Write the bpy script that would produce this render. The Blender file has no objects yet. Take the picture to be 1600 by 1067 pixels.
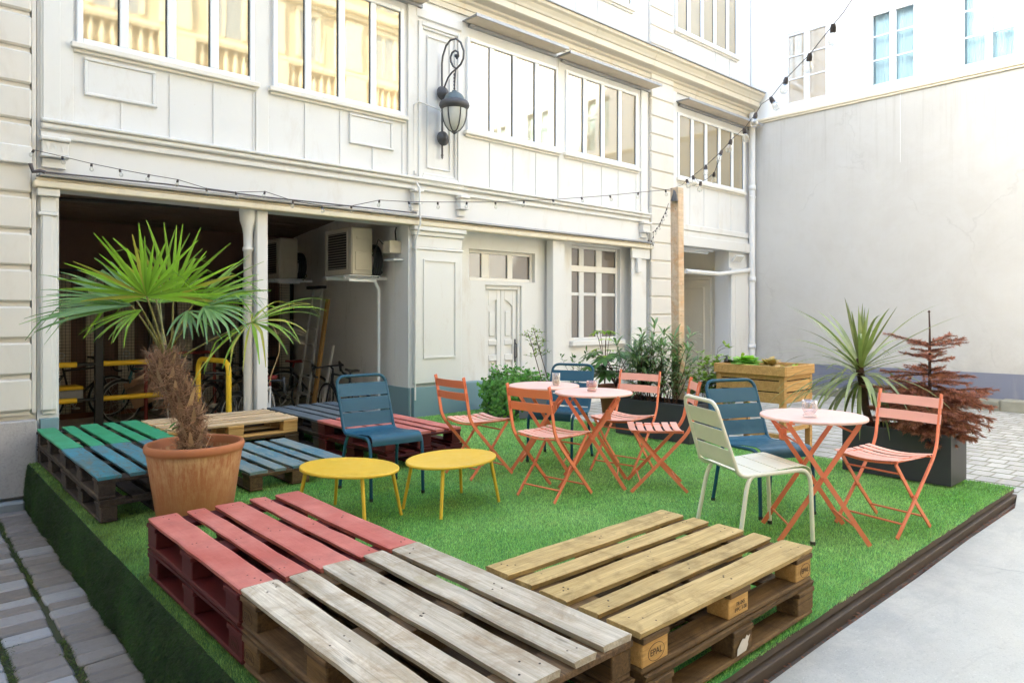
import bpy, math, random
import numpy as np
from mathutils import Vector, Matrix
R = math.radians
rng = random.Random(7)
sc = bpy.context.scene
COL = sc.collection

# ------------------------------------------------------------------ survey of the place
F, YH, H = 1084.0, 489.0, 1.31          # measured from the photograph: lens, eye level, eye height over the platform
A = math.atan2(1200, F)
fx, fy = math.cos(A), math.sin(A)
YF = 7.46                                # plane of the white facade
def ray(px, py):
    u = (px - 800) / F; v = (py - YH) / F
    return Vector((fx + fy*u, fy - fx*u, -v))
CAM = Vector((0, 0, H))
def onz(px, py, z=0.0):
    r = ray(px, py); return CAM + r*((z - H)/r.z)
def ony(px, py, y):
    r = ray(px, py); return CAM + r*(y/r.y)
def onx(px, py, x):
    r = ray(px, py); return CAM + r*(x/r.x)
def at(px, py, d):
    return CAM + ray(px, py)*d
def wx(px, y=YF): return ony(px, 489, y).x
def wz(px, py, y=YF): return ony(px, py, y).z
XW = wx(1172)                            # end wall plane, 13.5

# ------------------------------------------------------------------ mesh builder
class MB:
    def __init__(s): s.v=[]; s.f=[]; s.r=[]; s.sm=[]; s.M=None; s.rnd=0.0
    def _add(s, vs, fs, smooth=False):
        b=len(s.v)
        if s.M is not None: vs=[s.M @ Vector(v) for v in vs]
        s.v.extend([tuple(v) for v in vs])
        for f in fs:
            s.f.append([b+i for i in f]); s.r.append(s.rnd); s.sm.append(smooth)
    def box(s, x0,x1,y0,y1,z0,z1, ch=0.0):
        if x0>x1:x0,x1=x1,x0
        if y0>y1:y0,y1=y1,y0
        if z0>z1:z0,z1=z1,z0
        if ch<=0:
            vs=[(x,y,z) for z in (z0,z1) for y in (y0,y1) for x in (x0,x1)]
            s._add(vs,[(0,2,3,1),(4,5,7,6),(0,1,5,4),(2,6,7,3),(0,4,6,2),(1,3,7,5)]); return
        ch=min(ch,(x1-x0)*.45,(y1-y0)*.45,(z1-z0)*.45)
        X=(x0,x1);Y=(y0,y1);Z=(z0,z1); vs=[];idx={}
        for i in (0,1):
            for j in (0,1):
                for k in (0,1):
                    sx=1 if i==0 else -1; sy=1 if j==0 else -1; sz=1 if k==0 else -1
                    idx[i,j,k,0]=len(vs); vs.append((X[i],Y[j]+sy*ch,Z[k]+sz*ch))
                    idx[i,j,k,1]=len(vs); vs.append((X[i]+sx*ch,Y[j],Z[k]+sz*ch))
                    idx[i,j,k,2]=len(vs); vs.append((X[i]+sx*ch,Y[j]+sy*ch,Z[k]))
        fs=[]
        def q(a): fs.append(a)
        for i in (0,1): q([idx[i,0,0,0],idx[i,1,0,0],idx[i,1,1,0],idx[i,0,1,0]])
        for j in (0,1): q([idx[0,j,0,1],idx[1,j,0,1],idx[1,j,1,1],idx[0,j,1,1]])
        for k in (0,1): q([idx[0,0,k,2],idx[1,0,k,2],idx[1,1,k,2],idx[0,1,k,2]])
        for i in (0,1):
            for j in (0,1): q([idx[i,j,0,0],idx[i,j,0,1],idx[i,j,1,1],idx[i,j,1,0]])
        for i in (0,1):
            for k in (0,1): q([idx[i,0,k,0],idx[i,0,k,2],idx[i,1,k,2],idx[i,1,k,0]])
        for j in (0,1):
            for k in (0,1): q([idx[0,j,k,1],idx[0,j,k,2],idx[1,j,k,2],idx[1,j,k,1]])
        for i in (0,1):
            for j in (0,1):
                for k in (0,1): q([idx[i,j,k,0],idx[i,j,k,1],idx[i,j,k,2]])
        c=Vector(((x0+x1)/2,(y0+y1)/2,(z0+z1)/2)); out=[]
        for f in fs:
            a,b,d=(Vector(vs[f[t]]) for t in (0,1,2)); n=(b-a).cross(d-a)
            out.append(f if n.dot(a-c)>0 else f[::-1])
        s._add(vs,out)
    def tube(s, pts, r, n=8, closed=False, cap=True, flat=None):
        """round tube along pts; flat=(w,h,up) makes a rectangular bar instead"""
        P=[Vector(p) for p in pts]; m=len(P)
        rr=r if isinstance(r,(list,tuple)) else [r]*m
        T=[]
        for i in range(m):
            if closed: t=P[(i+1)%m]-P[i-1]
            elif i==0: t=P[1]-P[0]
            elif i==m-1: t=P[-1]-P[-2]
            else: t=(P[i+1]-P[i]).normalized()+(P[i]-P[i-1]).normalized()
            T.append(t.normalized() if t.length>1e-9 else Vector((0,0,1)))
        if flat: up=Vector(flat[2])
        else: up=Vector((0,0,1)) if abs(T[0].z)<.9 else Vector((1,0,0))
        vs=[];nrm=None
        for i in range(m):
            if flat or nrm is None:
                a=up-T[i]*up.dot(T[i])
                if a.length<1e-5: a=Vector((1,0,0))-T[i]*T[i].x
                nrm=a.normalized()
            else:
                a=nrm-T[i]*nrm.dot(T[i]); nrm=a.normalized() if a.length>1e-6 else nrm
            b=T[i].cross(nrm)
            if flat:
                w,h=flat[0]/2,flat[1]/2
                for sa,sb in ((1,1),(1,-1),(-1,-1),(-1,1)): vs.append(P[i]+b*(w*sa)+nrm*(h*sb))
            else:
                for k in range(n):
                    an=2*math.pi*k/n; vs.append(P[i]+(nrm*math.cos(an)+b*math.sin(an))*rr[i])
        nn=4 if flat else n; fs=[]
        for i in range(m if closed else m-1):
            j=(i+1)%m
            for k in range(nn):
                fs.append((i*nn+k,i*nn+(k+1)%nn,j*nn+(k+1)%nn,j*nn+k))
        s._add(vs,fs,smooth=not flat)
        if cap and not closed:
            s._add([vs[k] for k in range(nn)],[tuple(range(nn))[::-1]]); s._add([vs[(m-1)*nn+k] for k in range(nn)],[tuple(range(nn))])
    def lathe(s, prof, n=24, c=(0,0,0), smooth=True):
        vs=[];fs=[];m=len(prof)
        for r,z in prof:
            for k in range(n):
                a=2*math.pi*k/n; vs.append((c[0]+r*math.cos(a),c[1]+r*math.sin(a),c[2]+z))
        for i in range(m-1):
            for k in range(n):
                fs.append((i*n+k,i*n+(k+1)%n,(i+1)*n+(k+1)%n,(i+1)*n+k))
        s._add(vs,fs,smooth)
        if prof[0][0]>1e-4: s._add(vs[:n],[tuple(range(n))[::-1]])
        if prof[-1][0]>1e-4: s._add(vs[-n:],[tuple(range(n))])
    def poly(s, pts, smooth=False): s._add(pts,[tuple(range(len(pts)))],smooth)
    def sheet(s, rows, th=0.0, smooth=True):
        """surface through rows of points, th gives it thickness downwards along normals"""
        m=len(rows);n=len(rows[0]); vs=[Vector(p) for r in rows for p in r]
        fs=[(i*n+k,i*n+k+1,(i+1)*n+k+1,(i+1)*n+k) for i in range(m-1) for k in range(n-1)]
        if th:
            nr=[Vector() for _ in vs]
            for f in fs:
                nn=(vs[f[1]]-vs[f[0]]).cross(vs[f[3]]-vs[f[0]])
                for i in f: nr[i]+=nn
            lo=[v-x.normalized()*th for v,x in zip(vs,nr)]; b=len(vs)
            fs2=[tuple(b+i for i in f[::-1]) for f in fs]
            ring=[k for k in range(n)]+[i*n+n-1 for i in range(1,m)]+[(m-1)*n+k for k in range(n-2,-1,-1)]+[i*n for i in range(m-2,0,-1)]
            s._add(vs+lo,fs+fs2,smooth)
            s._add(vs+lo,[(ring[i],b+ring[i],b+ring[(i+1)%len(ring)],ring[(i+1)%len(ring)]) for i in range(len(ring))])
        else: s._add(vs,fs,smooth)
    def leaf(s, base, d, up, L, W, droop=0.0, seg=4, fold=0.0, shape=(0.25,.9,1,.7,.0), twist=0):
        """one leaf blade: a strip from base along d, bending down by droop radians"""
        d=Vector(d).normalized(); side=d.cross(Vector(up))
        if side.length<1e-4: side=d.cross(Vector((1,0,0)))
        side.normalize(); p=Vector(base); vs=[]; ns=len(shape)-1
        down=Vector((0,0,-1))
        for i in range(seg+1):
            t=i/seg; q=t*ns; a=int(min(q,ns-1)); w=W/2*(shape[a]+(shape[a+1]-shape[a])*(q-a))
            nv=side.cross(d)
            vs.append(p-side*w+nv*fold*w); vs.append(p+side*w+nv*fold*w)
            if i<seg:
                d=(d+down*(droop/seg)*(0.5+t)).normalized(); p=p+d*(L/seg)
        fs=[(2*i,2*i+1,2*i+3,2*i+2) for i in range(seg)]
        s._add(vs,fs,True)
    def build(s, name, mat, parent=None, loc=None):
        me=bpy.data.meshes.new(name); me.from_pydata(s.v,[],s.f); me.update()
        me.polygons.foreach_set('use_smooth',s.sm)
        a=me.attributes.new('rnd','FLOAT','FACE'); a.data.foreach_set('value',s.r)
        o=bpy.data.objects.new(name,me); me.materials.append(mat); COL.objects.link(o)
        if parent is not None: o.parent=parent
        if loc is not None: o.location=loc
        return o
def tag(o,label=None,cat=None,group=None,kind=None):
    if label:o['label']=label
    if cat:o['category']=cat
    if group:o['group']=group
    if kind:o['kind']=kind
    return o
def thing(name,label,cat,loc=(0,0,0),rotz=0.0,group=None):
    o=bpy.data.objects.new(name,None); COL.objects.link(o); o.empty_display_size=.1
    o.location=loc; o.rotation_euler=(0,0,rotz)
    return tag(o,label,cat,group)
def dup(o,parent=None):
    c=o.copy(); COL.objects.link(c)
    if parent is not None: c.parent=parent
    for ch in [k for k in bpy.data.objects if k.parent is o]: dup(ch,c)
    return c
CH={}
def dup_thing(root,label,loc,rotz,group=None):
    c=dup(root); c.location=loc; c.rotation_euler=(0,0,rotz); c['label']=label
    if group:c['group']=group
    return c
def retint(root,mp):
    """give a copied thing its own materials (object-level slots, meshes stay shared)"""
    st=[root]
    while st:
        o=st.pop(); st.extend(k for k in bpy.data.objects if k.parent is o)
        if o.type=='MESH' and o.data.materials and o.data.materials[0] in mp:
            o.material_slots[0].link='OBJECT'; o.material_slots[0].material=mp[o.data.materials[0]]

# ------------------------------------------------------------------ materials
def lin(h):
    h=h.lstrip('#'); c=[int(h[i:i+2],16)/255 for i in (0,2,4)]
    return tuple(x/12.92 if x<=.04045 else ((x+.055)/1.055)**2.4 for x in c)
class NT:
    def __init__(s,name):
        s.m=bpy.data.materials.new(name); s.m.use_nodes=True; s.t=s.m.node_tree; s.n=s.t.nodes; s.l=s.t.links
        s.b=s.n['Principled BSDF']
    def N(s,typ,**k):
        n=s.n.new(typ)
        for a,v in k.items():
            if a.startswith('_'): setattr(n,a[1:],v)
            else:
                key=int(a[1:]) if a[0]=='i' and a[1:].isdigit() else a.replace('__',' ')
                n.inputs[key].default_value=v
        return n
    def L(s,a,b): s.l.new(a,b)
    def coord(s,scale=(1,1,1),rnd=0.0,which='Object'):
        tc=s.N('ShaderNodeTexCoord'); mp=s.N('ShaderNodeMapping'); mp.inputs['Scale'].default_value=scale
        src=tc.outputs[which]
        if rnd:
            at_=s.N('ShaderNodeAttribute',_attribute_name='rnd')
            ml=s.N('ShaderNodeVectorMath',_operation='SCALE'); ml.inputs[0].default_value=(17.3,9.1,5.7)
            s.L(at_.outputs['Fac'],ml.inputs['Scale'])
            oi=s.N('ShaderNodeObjectInfo'); m2=s.N('ShaderNodeVectorMath',_operation='SCALE'); m2.inputs[0].default_value=(31.,13.,7.)
            s.L(oi.outputs['Random'],m2.inputs['Scale'])
            ad=s.N('ShaderNodeVectorMath',_operation='ADD'); s.L(src,ad.inputs[0]); s.L(ml.outputs[0],ad.inputs[1])
            a2=s.N('ShaderNodeVectorMath',_operation='ADD'); s.L(ad.outputs[0],a2.inputs[0]); s.L(m2.outputs[0],a2.inputs[1]); src=a2.outputs[0]
        s.L(src,mp.inputs['Vector']); return mp.outputs['Vector']
    def noise(s,vec,scale,detail=6,rough=.6,dist=0):
        n=s.N('ShaderNodeTexNoise',Scale=scale,Detail=detail,Roughness=rough,Distortion=dist)
        if vec is not None: s.L(vec,n.inputs['Vector'])
        return n.outputs['Fac']
    def ramp(s,fac,stops):
        r=s.N('ShaderNodeValToRGB'); e=r.color_ramp.elements
        while len(e)<len(stops): e.new(.5)
        for el,(p,c) in zip(e,stops):
            el.position=p; el.color=(c,c,c,1) if isinstance(c,(int,float)) else (*c,1)
        s.L(fac,r.inputs['Fac']); return r.outputs['Color']
    def mix(s,f,a,b,mode='MIX'):
        m=s.N('ShaderNodeMix',_data_type='RGBA',_blend_type=mode)
        for k,v in ((0,f),(6,a),(7,b)):
            if isinstance(v,(int,float)): m.inputs[k].default_value=v if k==0 else (v,v,v,1)
            elif isinstance(v,tuple): m.inputs[k].default_value=(*v,1)
            else: s.L(v,m.inputs[k])
        return m.outputs[2]
    def rndval(s,amount,obj=True):
        """multiplier colour around 1 from per-face and per-object random numbers"""
        at_=s.N('ShaderNodeAttribute',_attribute_name='rnd'); src=at_.outputs['Fac']
        if obj:
            oi=s.N('ShaderNodeObjectInfo'); ad=s.N('ShaderNodeMath',_operation='ADD'); s.L(src,ad.inputs[0]); s.L(oi.outputs['Random'],ad.inputs[1])
            fr=s.N('ShaderNodeMath',_operation='FRACT'); s.L(ad.outputs[0],fr.inputs[0]); src=fr.outputs[0]
        mr=s.N('ShaderNodeMapRange'); mr.inputs['To Min'].default_value=1-amount; mr.inputs['To Max'].default_value=1+amount
        s.L(src,mr.inputs['Value']); return mr.outputs[0]
    def bump(s,h,strength=.3,dist=.01):
        b=s.N('ShaderNodeBump',Strength=strength,Distance=dist); s.L(h,b.inputs['Height'])
        s.L(b.outputs[0],s.b.inputs['Normal']); return b
    def out(s,col=None,rough=.6,metal=0.0,spec=.5):
        if col is not None:
            if isinstance(col,tuple): s.b.inputs['Base Color'].default_value=(*col,1)
            else: s.L(col,s.b.inputs['Base Color'])
        if isinstance(rough,(int,float)): s.b.inputs['Roughness'].default_value=rough
        else: s.L(rough,s.b.inputs['Roughness'])
        s.b.inputs['Metallic'].default_value=metal; s.b.inputs['Specular IOR Level'].default_value=spec
        return s.m
def sc3(c,k): return tuple(min(1,x*k) for x in c)
def plain(name,col,rough=.5,var=.12,scale=6,bump=0.0,bscale=60,metal=0.0,spec=.5,stretch=(1,1,1),rnd=0.0):
    t=NT(name); v=t.coord(stretch,rnd=1 if rnd else 0)
    c=t.mix(t.noise(v,scale,8,.65),sc3(col,1-var),sc3(col,1+var))
    if rnd: c=t.mix(1.0,c,t.rndval(rnd),'MULTIPLY')
    if bump: t.bump(t.noise(v,bscale,4),bump,.004)
    return t.out(c,rough,metal,spec)
def wood(name,c1,c2,stain=None,stain_amt=.45,grain=(1.2,26,26),rnd=.16,rough=.75,green=None):
    t=NT(name); v=t.coord(grain,rnd=1); v2=t.coord((1,1,1),rnd=1)
    g=t.noise(v,2.2,10,.7,1.2); c=t.mix(t.ramp(g,[(.3,0),(.72,1)]),c1,c2)
    if stain: c=t.mix(t.ramp(t.noise(v2,5.5,8,.7,.6),[(stain_amt,0),(stain_amt+.22,.75)]),c,stain)
    if green: c=t.mix(t.ramp(t.noise(v2,3.1,6,.7),[(.55,0),(.75,.4)]),c,green)
    cr=t.noise(t.coord((.9,60,60),rnd=1),3.0,6,.7,.8); c=t.mix(t.ramp(cr,[(.56,0),(.66,.75)]),c,sc3(c1,.42))
    c=t.mix(t.ramp(t.noise(t.coord((.7,10,10),rnd=1),2.4,5,.6,.5),[(.42,0),(.66,.5)]),c,sc3(c1,.72))
    # knots
    vo=t.N('ShaderNodeTexVoronoi',Scale=3.2); t.L(t.coord((1,4,4),rnd=1),vo.inputs['Vector'])
    c=t.mix(t.ramp(vo.outputs['Distance'],[(.03,.75),(.12,0)]),c,sc3(c1,.35))
    c=t.mix(1.0,c,t.rndval(rnd),'MULTIPLY')
    t.bump(t.mix(.5,t.noise(v,5,8,.7,.5),cr),.7,.006)
    return t.out(c,rough,0,.3)
def painted(name,col,woodc,wear=.62,col2=None,rnd=.08,dirt=None):
    t=NT(name); v=t.coord((1.2,22,22),rnd=1); v2=t.coord((1,1,1),rnd=1)
    g=t.noise(v,2.5,8,.7,.6)
    c=t.mix(g,sc3(col,.82),sc3(col,1.15))
    if col2: c=t.mix(t.ramp(t.noise(v2,2.6,6,.65),[(.4,0),(.62,1)]),c,col2)
    n=t.noise(t.coord((2.5,9,9),rnd=1),3.5,10,.75)
    c=t.mix(t.ramp(n,[(wear,0),(wear+.1,.85)]),c,woodc)
    if dirt: c=t.mix(t.ramp(t.noise(v2,9,8,.7),[(.5,0),(.8,.6)]),c,dirt)
    c=t.mix(1.0,c,t.rndval(rnd),'MULTIPLY')
    t.bump(g,.35,.004)
    return t.out(c,.6,0,.35)
MAT={}
def facade_paint(name,col,dirtc,amt=.3,rough=.55):
    t=NT(name); v=t.coord((1,1,.35)); v2=t.coord((1,1,1))
    c=t.mix(t.noise(v2,.9,6),sc3(col,.96),sc3(col,1.03))
    c=t.mix(t.ramp(t.noise(v,3.2,9,.7,.4),[(.55,0),(.85,amt)]),c,dirtc)
    c=t.mix(t.ramp(t.noise(v2,38,4,.6),[(.68,0),(.78,amt*.8)]),c,dirtc)
    fl=t.noise(v2,7,12,.8,.3); c=t.mix(t.ramp(fl,[(.70,0),(.715,amt)]),c,dirtc)
    t.bump(t.mix(.5,t.noise(v2,25,6),fl),.18,.004)
    return t.out(c,rough,0,.35)
WHITE=facade_paint('white_facade_paint',(.735,.725,.70),(.50,.43,.33),.5)
WHITE2=facade_paint('white_trim_paint',(.735,.72,.68),(.48,.38,.26),.6)
CREAM=facade_paint('bounce_tinted_lintel_paint',(.74,.66,.5),(.4,.3,.19),.55)  # warm bounce light on the lintel put into its cream tone
CREAMW=facade_paint('cream_wall_paint',(.78,.74,.66),(.6,.5,.38),.25)
UPVC=plain('white_window_frame',(.82,.83,.84),.35,.03)
STONE=facade_paint('rusticated_stone_paint',(.70,.66,.59),(.5,.42,.32),.45,.7)
def stonebase():
    t=NT('stone_plinth'); v=t.coord()
    c=t.mix(t.noise(v,2.2,10,.7),(.36,.33,.31),(.55,.53,.51)); c=t.mix(t.ramp(t.noise(v,60,4),[(.5,0),(.7,.5)]),c,(.28,.26,.25))
    t.bump(t.noise(v,45,6),.5,.006); return t.out(c,.85,0,.2)
PLINTH=stonebase()
BLUEBASE=facade_paint('blue_grey_base_paint',(.21,.315,.34),(.30,.33,.33),.5,.6)
def endwall():
    t=NT('rendered_end_wall'); v=t.coord()
    c=t.mix(t.noise(v,.55,8,.6,.4),(.44,.42,.38),(.585,.565,.52)); c=t.mix(t.ramp(t.noise(v,1.1,9,.72,.6),[(.45,0),(.65,.55)]),c,(.55,.54,.51)); c=t.mix(t.ramp(t.noise(v,2.6,10,.75),[(.5,0),(.75,.35)]),c,(.44,.415,.37))
    c=t.mix(t.ramp(t.noise(t.coord((6,6,.5)),1.6,8,.7),[(.58,0),(.8,.25)]),c,(.44,.42,.39))
    sx=t.N('ShaderNodeSeparateXYZ'); t.L(v,sx.inputs[0])
    up=t.N('ShaderNodeMapRange'); up.inputs['From Min'].default_value=3.2; up.inputs['From Max'].default_value=5.25; t.L(sx.outputs['Z'],up.inputs['Value'])
    um=t.N('ShaderNodeMath',_operation='MULTIPLY'); t.L(up.outputs[0],um.inputs[0]); t.L(t.ramp(t.noise(t.coord((4,4,.16)),2.6,9,.75,.3),[(.50,0),(.72,.55)]),um.inputs[1]); c=t.mix(um.outputs[0],c,(.33,.30,.25))
    dn=t.N('ShaderNodeMapRange'); dn.inputs['From Min'].default_value=1.3; dn.inputs['From Max'].default_value=.3; t.L(sx.outputs['Z'],dn.inputs['Value'])
    dm=t.N('ShaderNodeMath',_operation='MULTIPLY'); t.L(dn.outputs[0],dm.inputs[0]); t.L(t.ramp(t.noise(v,2.3,9,.75),[(.40,0),(.68,.5)]),dm.inputs[1]); c=t.mix(dm.outputs[0],c,(.36,.34,.31))
    vo=t.N('ShaderNodeTexVoronoi',_feature='DISTANCE_TO_EDGE',Scale=.55); nv=t.N('ShaderNodeTexNoise',Scale=2.2,Detail=7); t.L(v,nv.inputs['Vector'])
    mv=t.N('ShaderNodeMix',_data_type='VECTOR'); mv.inputs[0].default_value=.45; t.L(v,mv.inputs[4]); t.L(nv.outputs['Color'],mv.inputs[5]); t.L(mv.outputs[1],vo.inputs['Vector'])
    ck=t.mix(t.ramp(t.noise(v,.9,3),[(.48,0),(.56,1)]),0.0,t.ramp(vo.outputs['Distance'],[(.0,.2),(.006,0)])); c=t.mix(ck,c,(.27,.25,.22))
    t.bump(t.noise(v,30,6),.2,.006); return t.out(c,.8,0,.2)
RENDERW=endwall()
BLUEDADO=facade_paint('blue_violet_dado_paint',(.19,.20,.255),(.32,.31,.31),.6,.7)
YSTONE=facade_paint('yellow_limestone',(.66,.53,.32),(.45,.34,.19),.45,.8)
YSTONE2=facade_paint('pale_yellow_limestone',(.80,.68,.45),(.5,.4,.24),.35,.8)
METAL_GREY=plain('grey_sheet_metal',(.36,.36,.37),.5,.2,8,metal=.3)
SOFFIT=facade_paint('soffit_board',(.62,.53,.42),(.4,.3,.2),.4)
def glass(name,mixv,tint,inside):
    t=NT(name); n=t.n
    g=t.N('ShaderNodeBsdfGlossy'); g.inputs['Color'].default_value=(*tint,1); g.inputs['Roughness'].default_value=.03
    v=t.coord(); bp=t.N('ShaderNodeBump',Strength=.05,Distance=.02); t.L(t.noise(v,1.3,2),bp.inputs['Height']); t.L(bp.outputs[0],g.inputs['Normal'])
    t.out(inside,.9,0,0); mx=t.N('ShaderNodeMixShader'); mx.inputs[0].default_value=mixv
    t.L(t.b.outputs[0],mx.inputs[1]); t.L(g.outputs[0],mx.inputs[2]); t.L(mx.outputs[0],n['Material Output'].inputs['Surface']); return t.m
GLASS=glass('reflecting_window_glass',.28,(1,.95,.85),(.33,.275,.17))
GLASS2=glass('dark_window_glass',.16,(.95,.95,.95),(.20,.17,.145))
CURTG=glass('curtained_window_glass',.12,(1,1,1),(.40,.62,.66))
CURTG2=glass('beige_curtained_window_glass',.35,(1,1,1),(.38,.32,.24))
def curtain():
    t=NT('pale_blue_curtain'); v=t.coord((1,14,.15)); n=t.noise(v,3,3)
    c=t.mix(n,(.45,.64,.68),(.62,.77,.79)); t.bump(n,.6,.03); return t.out(c,.5,0,.6)
CURT=curtain()
DARKWOOD=plain('dark_brown_partition',(.22,.125,.10),.7,.3,2)
GARAGE=facade_paint('garage_wall_paint',(.88,.86,.82),(.2,.15,.11),.5)
CEIL=plain('dark_ceiling_boards',(.24,.175,.14),.85,.45,14,.5,stretch=(.5,3,3))
FLOORG=plain('garage_floor',(.58,.52,.46),.8,.3,4)
PALEPANEL=plain('pale_locker_panel',(.78,.70,.58),.7,.25,3)
BLACK=plain('black_metal',(.02,.02,.022),.45,.2)
WIRE=plain('wire_mesh_steel',(.05,.042,.038),.5,.2)
YELLOWP=plain('yellow_painted_tube',(.90,.58,.02),.45,.12,9)
REDP=plain('red_painted_tube',(.22,.025,.02),.5,.2)
CARD=plain('brown_cardboard',(.36,.22,.13),.85,.15)
ALU=plain('worn_aluminium',(.62,.61,.58),.4,.15,metal=.2)
OCHRE=wood('ochre_plank',(.33,.18,.06),(.48,.28,.1))
AC=plain('beige_air_conditioner_casing',(.50,.46,.38),.5,.08)
ACD=plain('dark_fan_grille',(.012,.012,.012),.5,.1)
IRON=plain('weathered_iron',(.075,.072,.075),.5,.35,14,.3)
VERD=plain('verdigris_cap',(.11,.14,.145),.5,.4,16,.3)
def lampglass():
    t=NT('frosted_lamp_glass'); v=t.coord(); c=t.mix(t.noise(v,6),(.42,.43,.40),(.62,.62,.56)); return t.out(c,.15,0,.6)
LAMPG=lampglass()
CABLE=plain('black_cable',(.055,.042,.038),.6,.1)
def clear(name,col=(1,1,1),rough=.0,alpha=.25):
    t=NT(name); tr=t.N('ShaderNodeBsdfTransparent'); tr.inputs[0].default_value=(*col,1)
    g=t.N('ShaderNodeBsdfGlossy'); g.inputs['Roughness'].default_value=.03
    lw=t.N('ShaderNodeLayerWeight',Blend=.35); mr=t.N('ShaderNodeMapRange'); mr.inputs['To Min'].default_value=alpha*.3; mr.inputs['To Max'].default_value=min(1,alpha*2.4)
    t.L(lw.outputs['Facing'],mr.inputs['Value']); df=t.N('ShaderNodeBsdfDiffuse'); df.inputs[0].default_value=(*sc3(col,.85),1)
    m0=t.N('ShaderNodeMixShader'); m0.inputs[0].default_value=rough; t.L(g.outputs[0],m0.inputs[1]); t.L(df.outputs[0],m0.inputs[2])
    m1=t.N('ShaderNodeMixShader'); t.L(mr.outputs[0],m1.inputs[0]); t.L(tr.outputs[0],m1.inputs[1]); t.L(m0.outputs[0],m1.inputs[2])
    t.L(m1.outputs[0],t.n['Material Output'].inputs['Surface']); return t.m
BULB=clear('clear_bulb_glass',(.95,.95,.93),.25,.3)
TUMB=clear('clear_tumbler_glass',(.97,.95,.95),.45,.33)
TUMBF=clear('frosted_candle_glass',(.93,.9,.84),.85,.55)
TUMBR=clear('rose_patterned_glass',(.92,.74,.70),.7,.5)
def metalpaint(name,c,rough=.38,var=.05):
    t=NT(name); v=t.coord(); cc=t.mix(t.noise(v,9,6),sc3(c,1-var),sc3(c,1+var)); cc=t.mix(t.ramp(t.noise(t.coord((1,1,1),rnd=1),28,8,.8),[(.60,0),(.72,.5)]),cc,sc3(c,.55)); cc=t.mix(t.ramp(t.noise(t.coord((9,60,60),rnd=1),3,4,.6),[(.66,0),(.70,.35)]),cc,tuple(min(1,x*1.1+.12) for x in c)); t.bump(t.noise(v,260,2),.05,.001)
    rr=t.ramp(t.noise(v,22,5),[(.3,rough-.06),(.7,rough+.1)]); return t.out(cc,rr,0,.35)
BLUE=metalpaint('petrol_blue_chair_paint',(.018,.085,.135),.42)
IVORY=metalpaint('ivory_chair_paint',(.84,.79,.63))
ORANGE=metalpaint('coral_orange_paint',(.84,.235,.115),.42)
CORAL=metalpaint('pale_coral_paint',(.88,.45,.34),.42)
PINKTOP=metalpaint('pale_coral_table_top',(.86,.55,.46),.45)
YELLOW=metalpaint('mustard_yellow_paint',(.80,.50,.045),.38)
FOOT=plain('dark_plastic_foot',(.03,.03,.03),.6)
def terra():
    t=NT('terracotta_with_lime_streaks'); v=t.coord((13,13,1.1)); v2=t.coord()
    c=t.mix(t.noise(v2,3,8),(.39,.135,.058),(.53,.215,.10))
    zz=t.N('ShaderNodeSeparateXYZ'); tc=t.N('ShaderNodeTexCoord'); t.L(tc.outputs['Object'],zz.inputs[0])
    hi=t.N('ShaderNodeMapRange'); hi.inputs['From Min'].default_value=.05; hi.inputs['From Max'].default_value=.42; t.L(zz.outputs['Z'],hi.inputs['Value']); lo=t.N('ShaderNodeMapRange'); lo.inputs['From Min'].default_value=.435; lo.inputs['From Max'].default_value=.42; t.L(zz.outputs['Z'],lo.inputs['Value']); hl=t.N('ShaderNodeMath',_operation='MULTIPLY'); t.L(hi.outputs[0],hl.inputs[0]); t.L(lo.outputs[0],hl.inputs[1])
    st=t.ramp(t.mix(.35,t.noise(v,3,9,.8,.3),t.noise(v2,9,6,.7)),[(.44,0),(.60,.85)]); mm=t.N('ShaderNodeMath',_operation='MULTIPLY'); t.L(st,mm.inputs[0]); t.L(hl.outputs[0],mm.inputs[1])
    c=t.mix(mm.outputs[0],c,(.70,.46,.24)); t.bump(t.noise(v,6,6),.2,.003); return t.out(c,.75,0,.3)
TERRA=terra()
TERRA2=plain('plain_terracotta',(.33,.115,.06),.8,.2)
SOIL=plain('dark_potting_soil',(.045,.028,.02),.95,.5,30,.8,40)
DECKSIDE=plain('weathered_deck_edge_board',(.085,.062,.048),.8,.35,7,.4,stretch=(.4,4,4))
DARKEDGE=plain('dark_groove',(.02,.014,.012),.9,.3)
PLANT_DK=plain('anthracite_planter_fibre',(.043,.043,.05),.6,.12,5)
PLANT_GR=plain('grey_planter_fibre',(.10,.105,.12),.6,.12,5)
def leafmat(name,c1,c2,trans=.25,rough=.45,rnd=.25,tip=None):
    t=NT(name); v=t.coord(); c=t.mix(t.noise(v,7,4),c1,c2); c=t.mix(1.0,c,t.rndval(rnd,False),'MULTIPLY')
    t.out(c,rough,0,.4); tr=t.N('ShaderNodeBsdfTranslucent'); t.L(t.mix(1.0,c,(1.,1.25,.5),'MULTIPLY'),tr.inputs[0])
    mx=t.N('ShaderNodeMixShader'); mx.inputs[0].default_value=trans; t.L(t.b.outputs[0],mx.inputs[1]); t.L(tr.outputs[0],mx.inputs[2])
    t.L(mx.outputs[0],t.n['Material Output'].inputs['Surface']); return t.m
PALML=leafmat('palm_leaf',(.19,.35,.03),(.36,.50,.07),.45,.34,.35)
PALMD=leafmat('palm_leaf_grey_green',(.13,.27,.07),(.27,.41,.16),.32,.3,.4)
PALMY=leafmat('yellowing_palm_leaf',(.30,.36,.05),(.60,.48,.09),.3,.4,.3)
PETI=plain('palm_petiole',(.22,.20,.05),.5,.2)
FIBRE=plain('palm_trunk_fibre',(.36,.21,.125),.9,.4,30,rnd=.45)
TRUNK=plain('palm_trunk_bark',(.14,.075,.042),.95,.4,25,.8)
CORD=leafmat('cordyline_leaf',(.13,.18,.05),(.36,.37,.16),.2,.4,.35)
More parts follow.
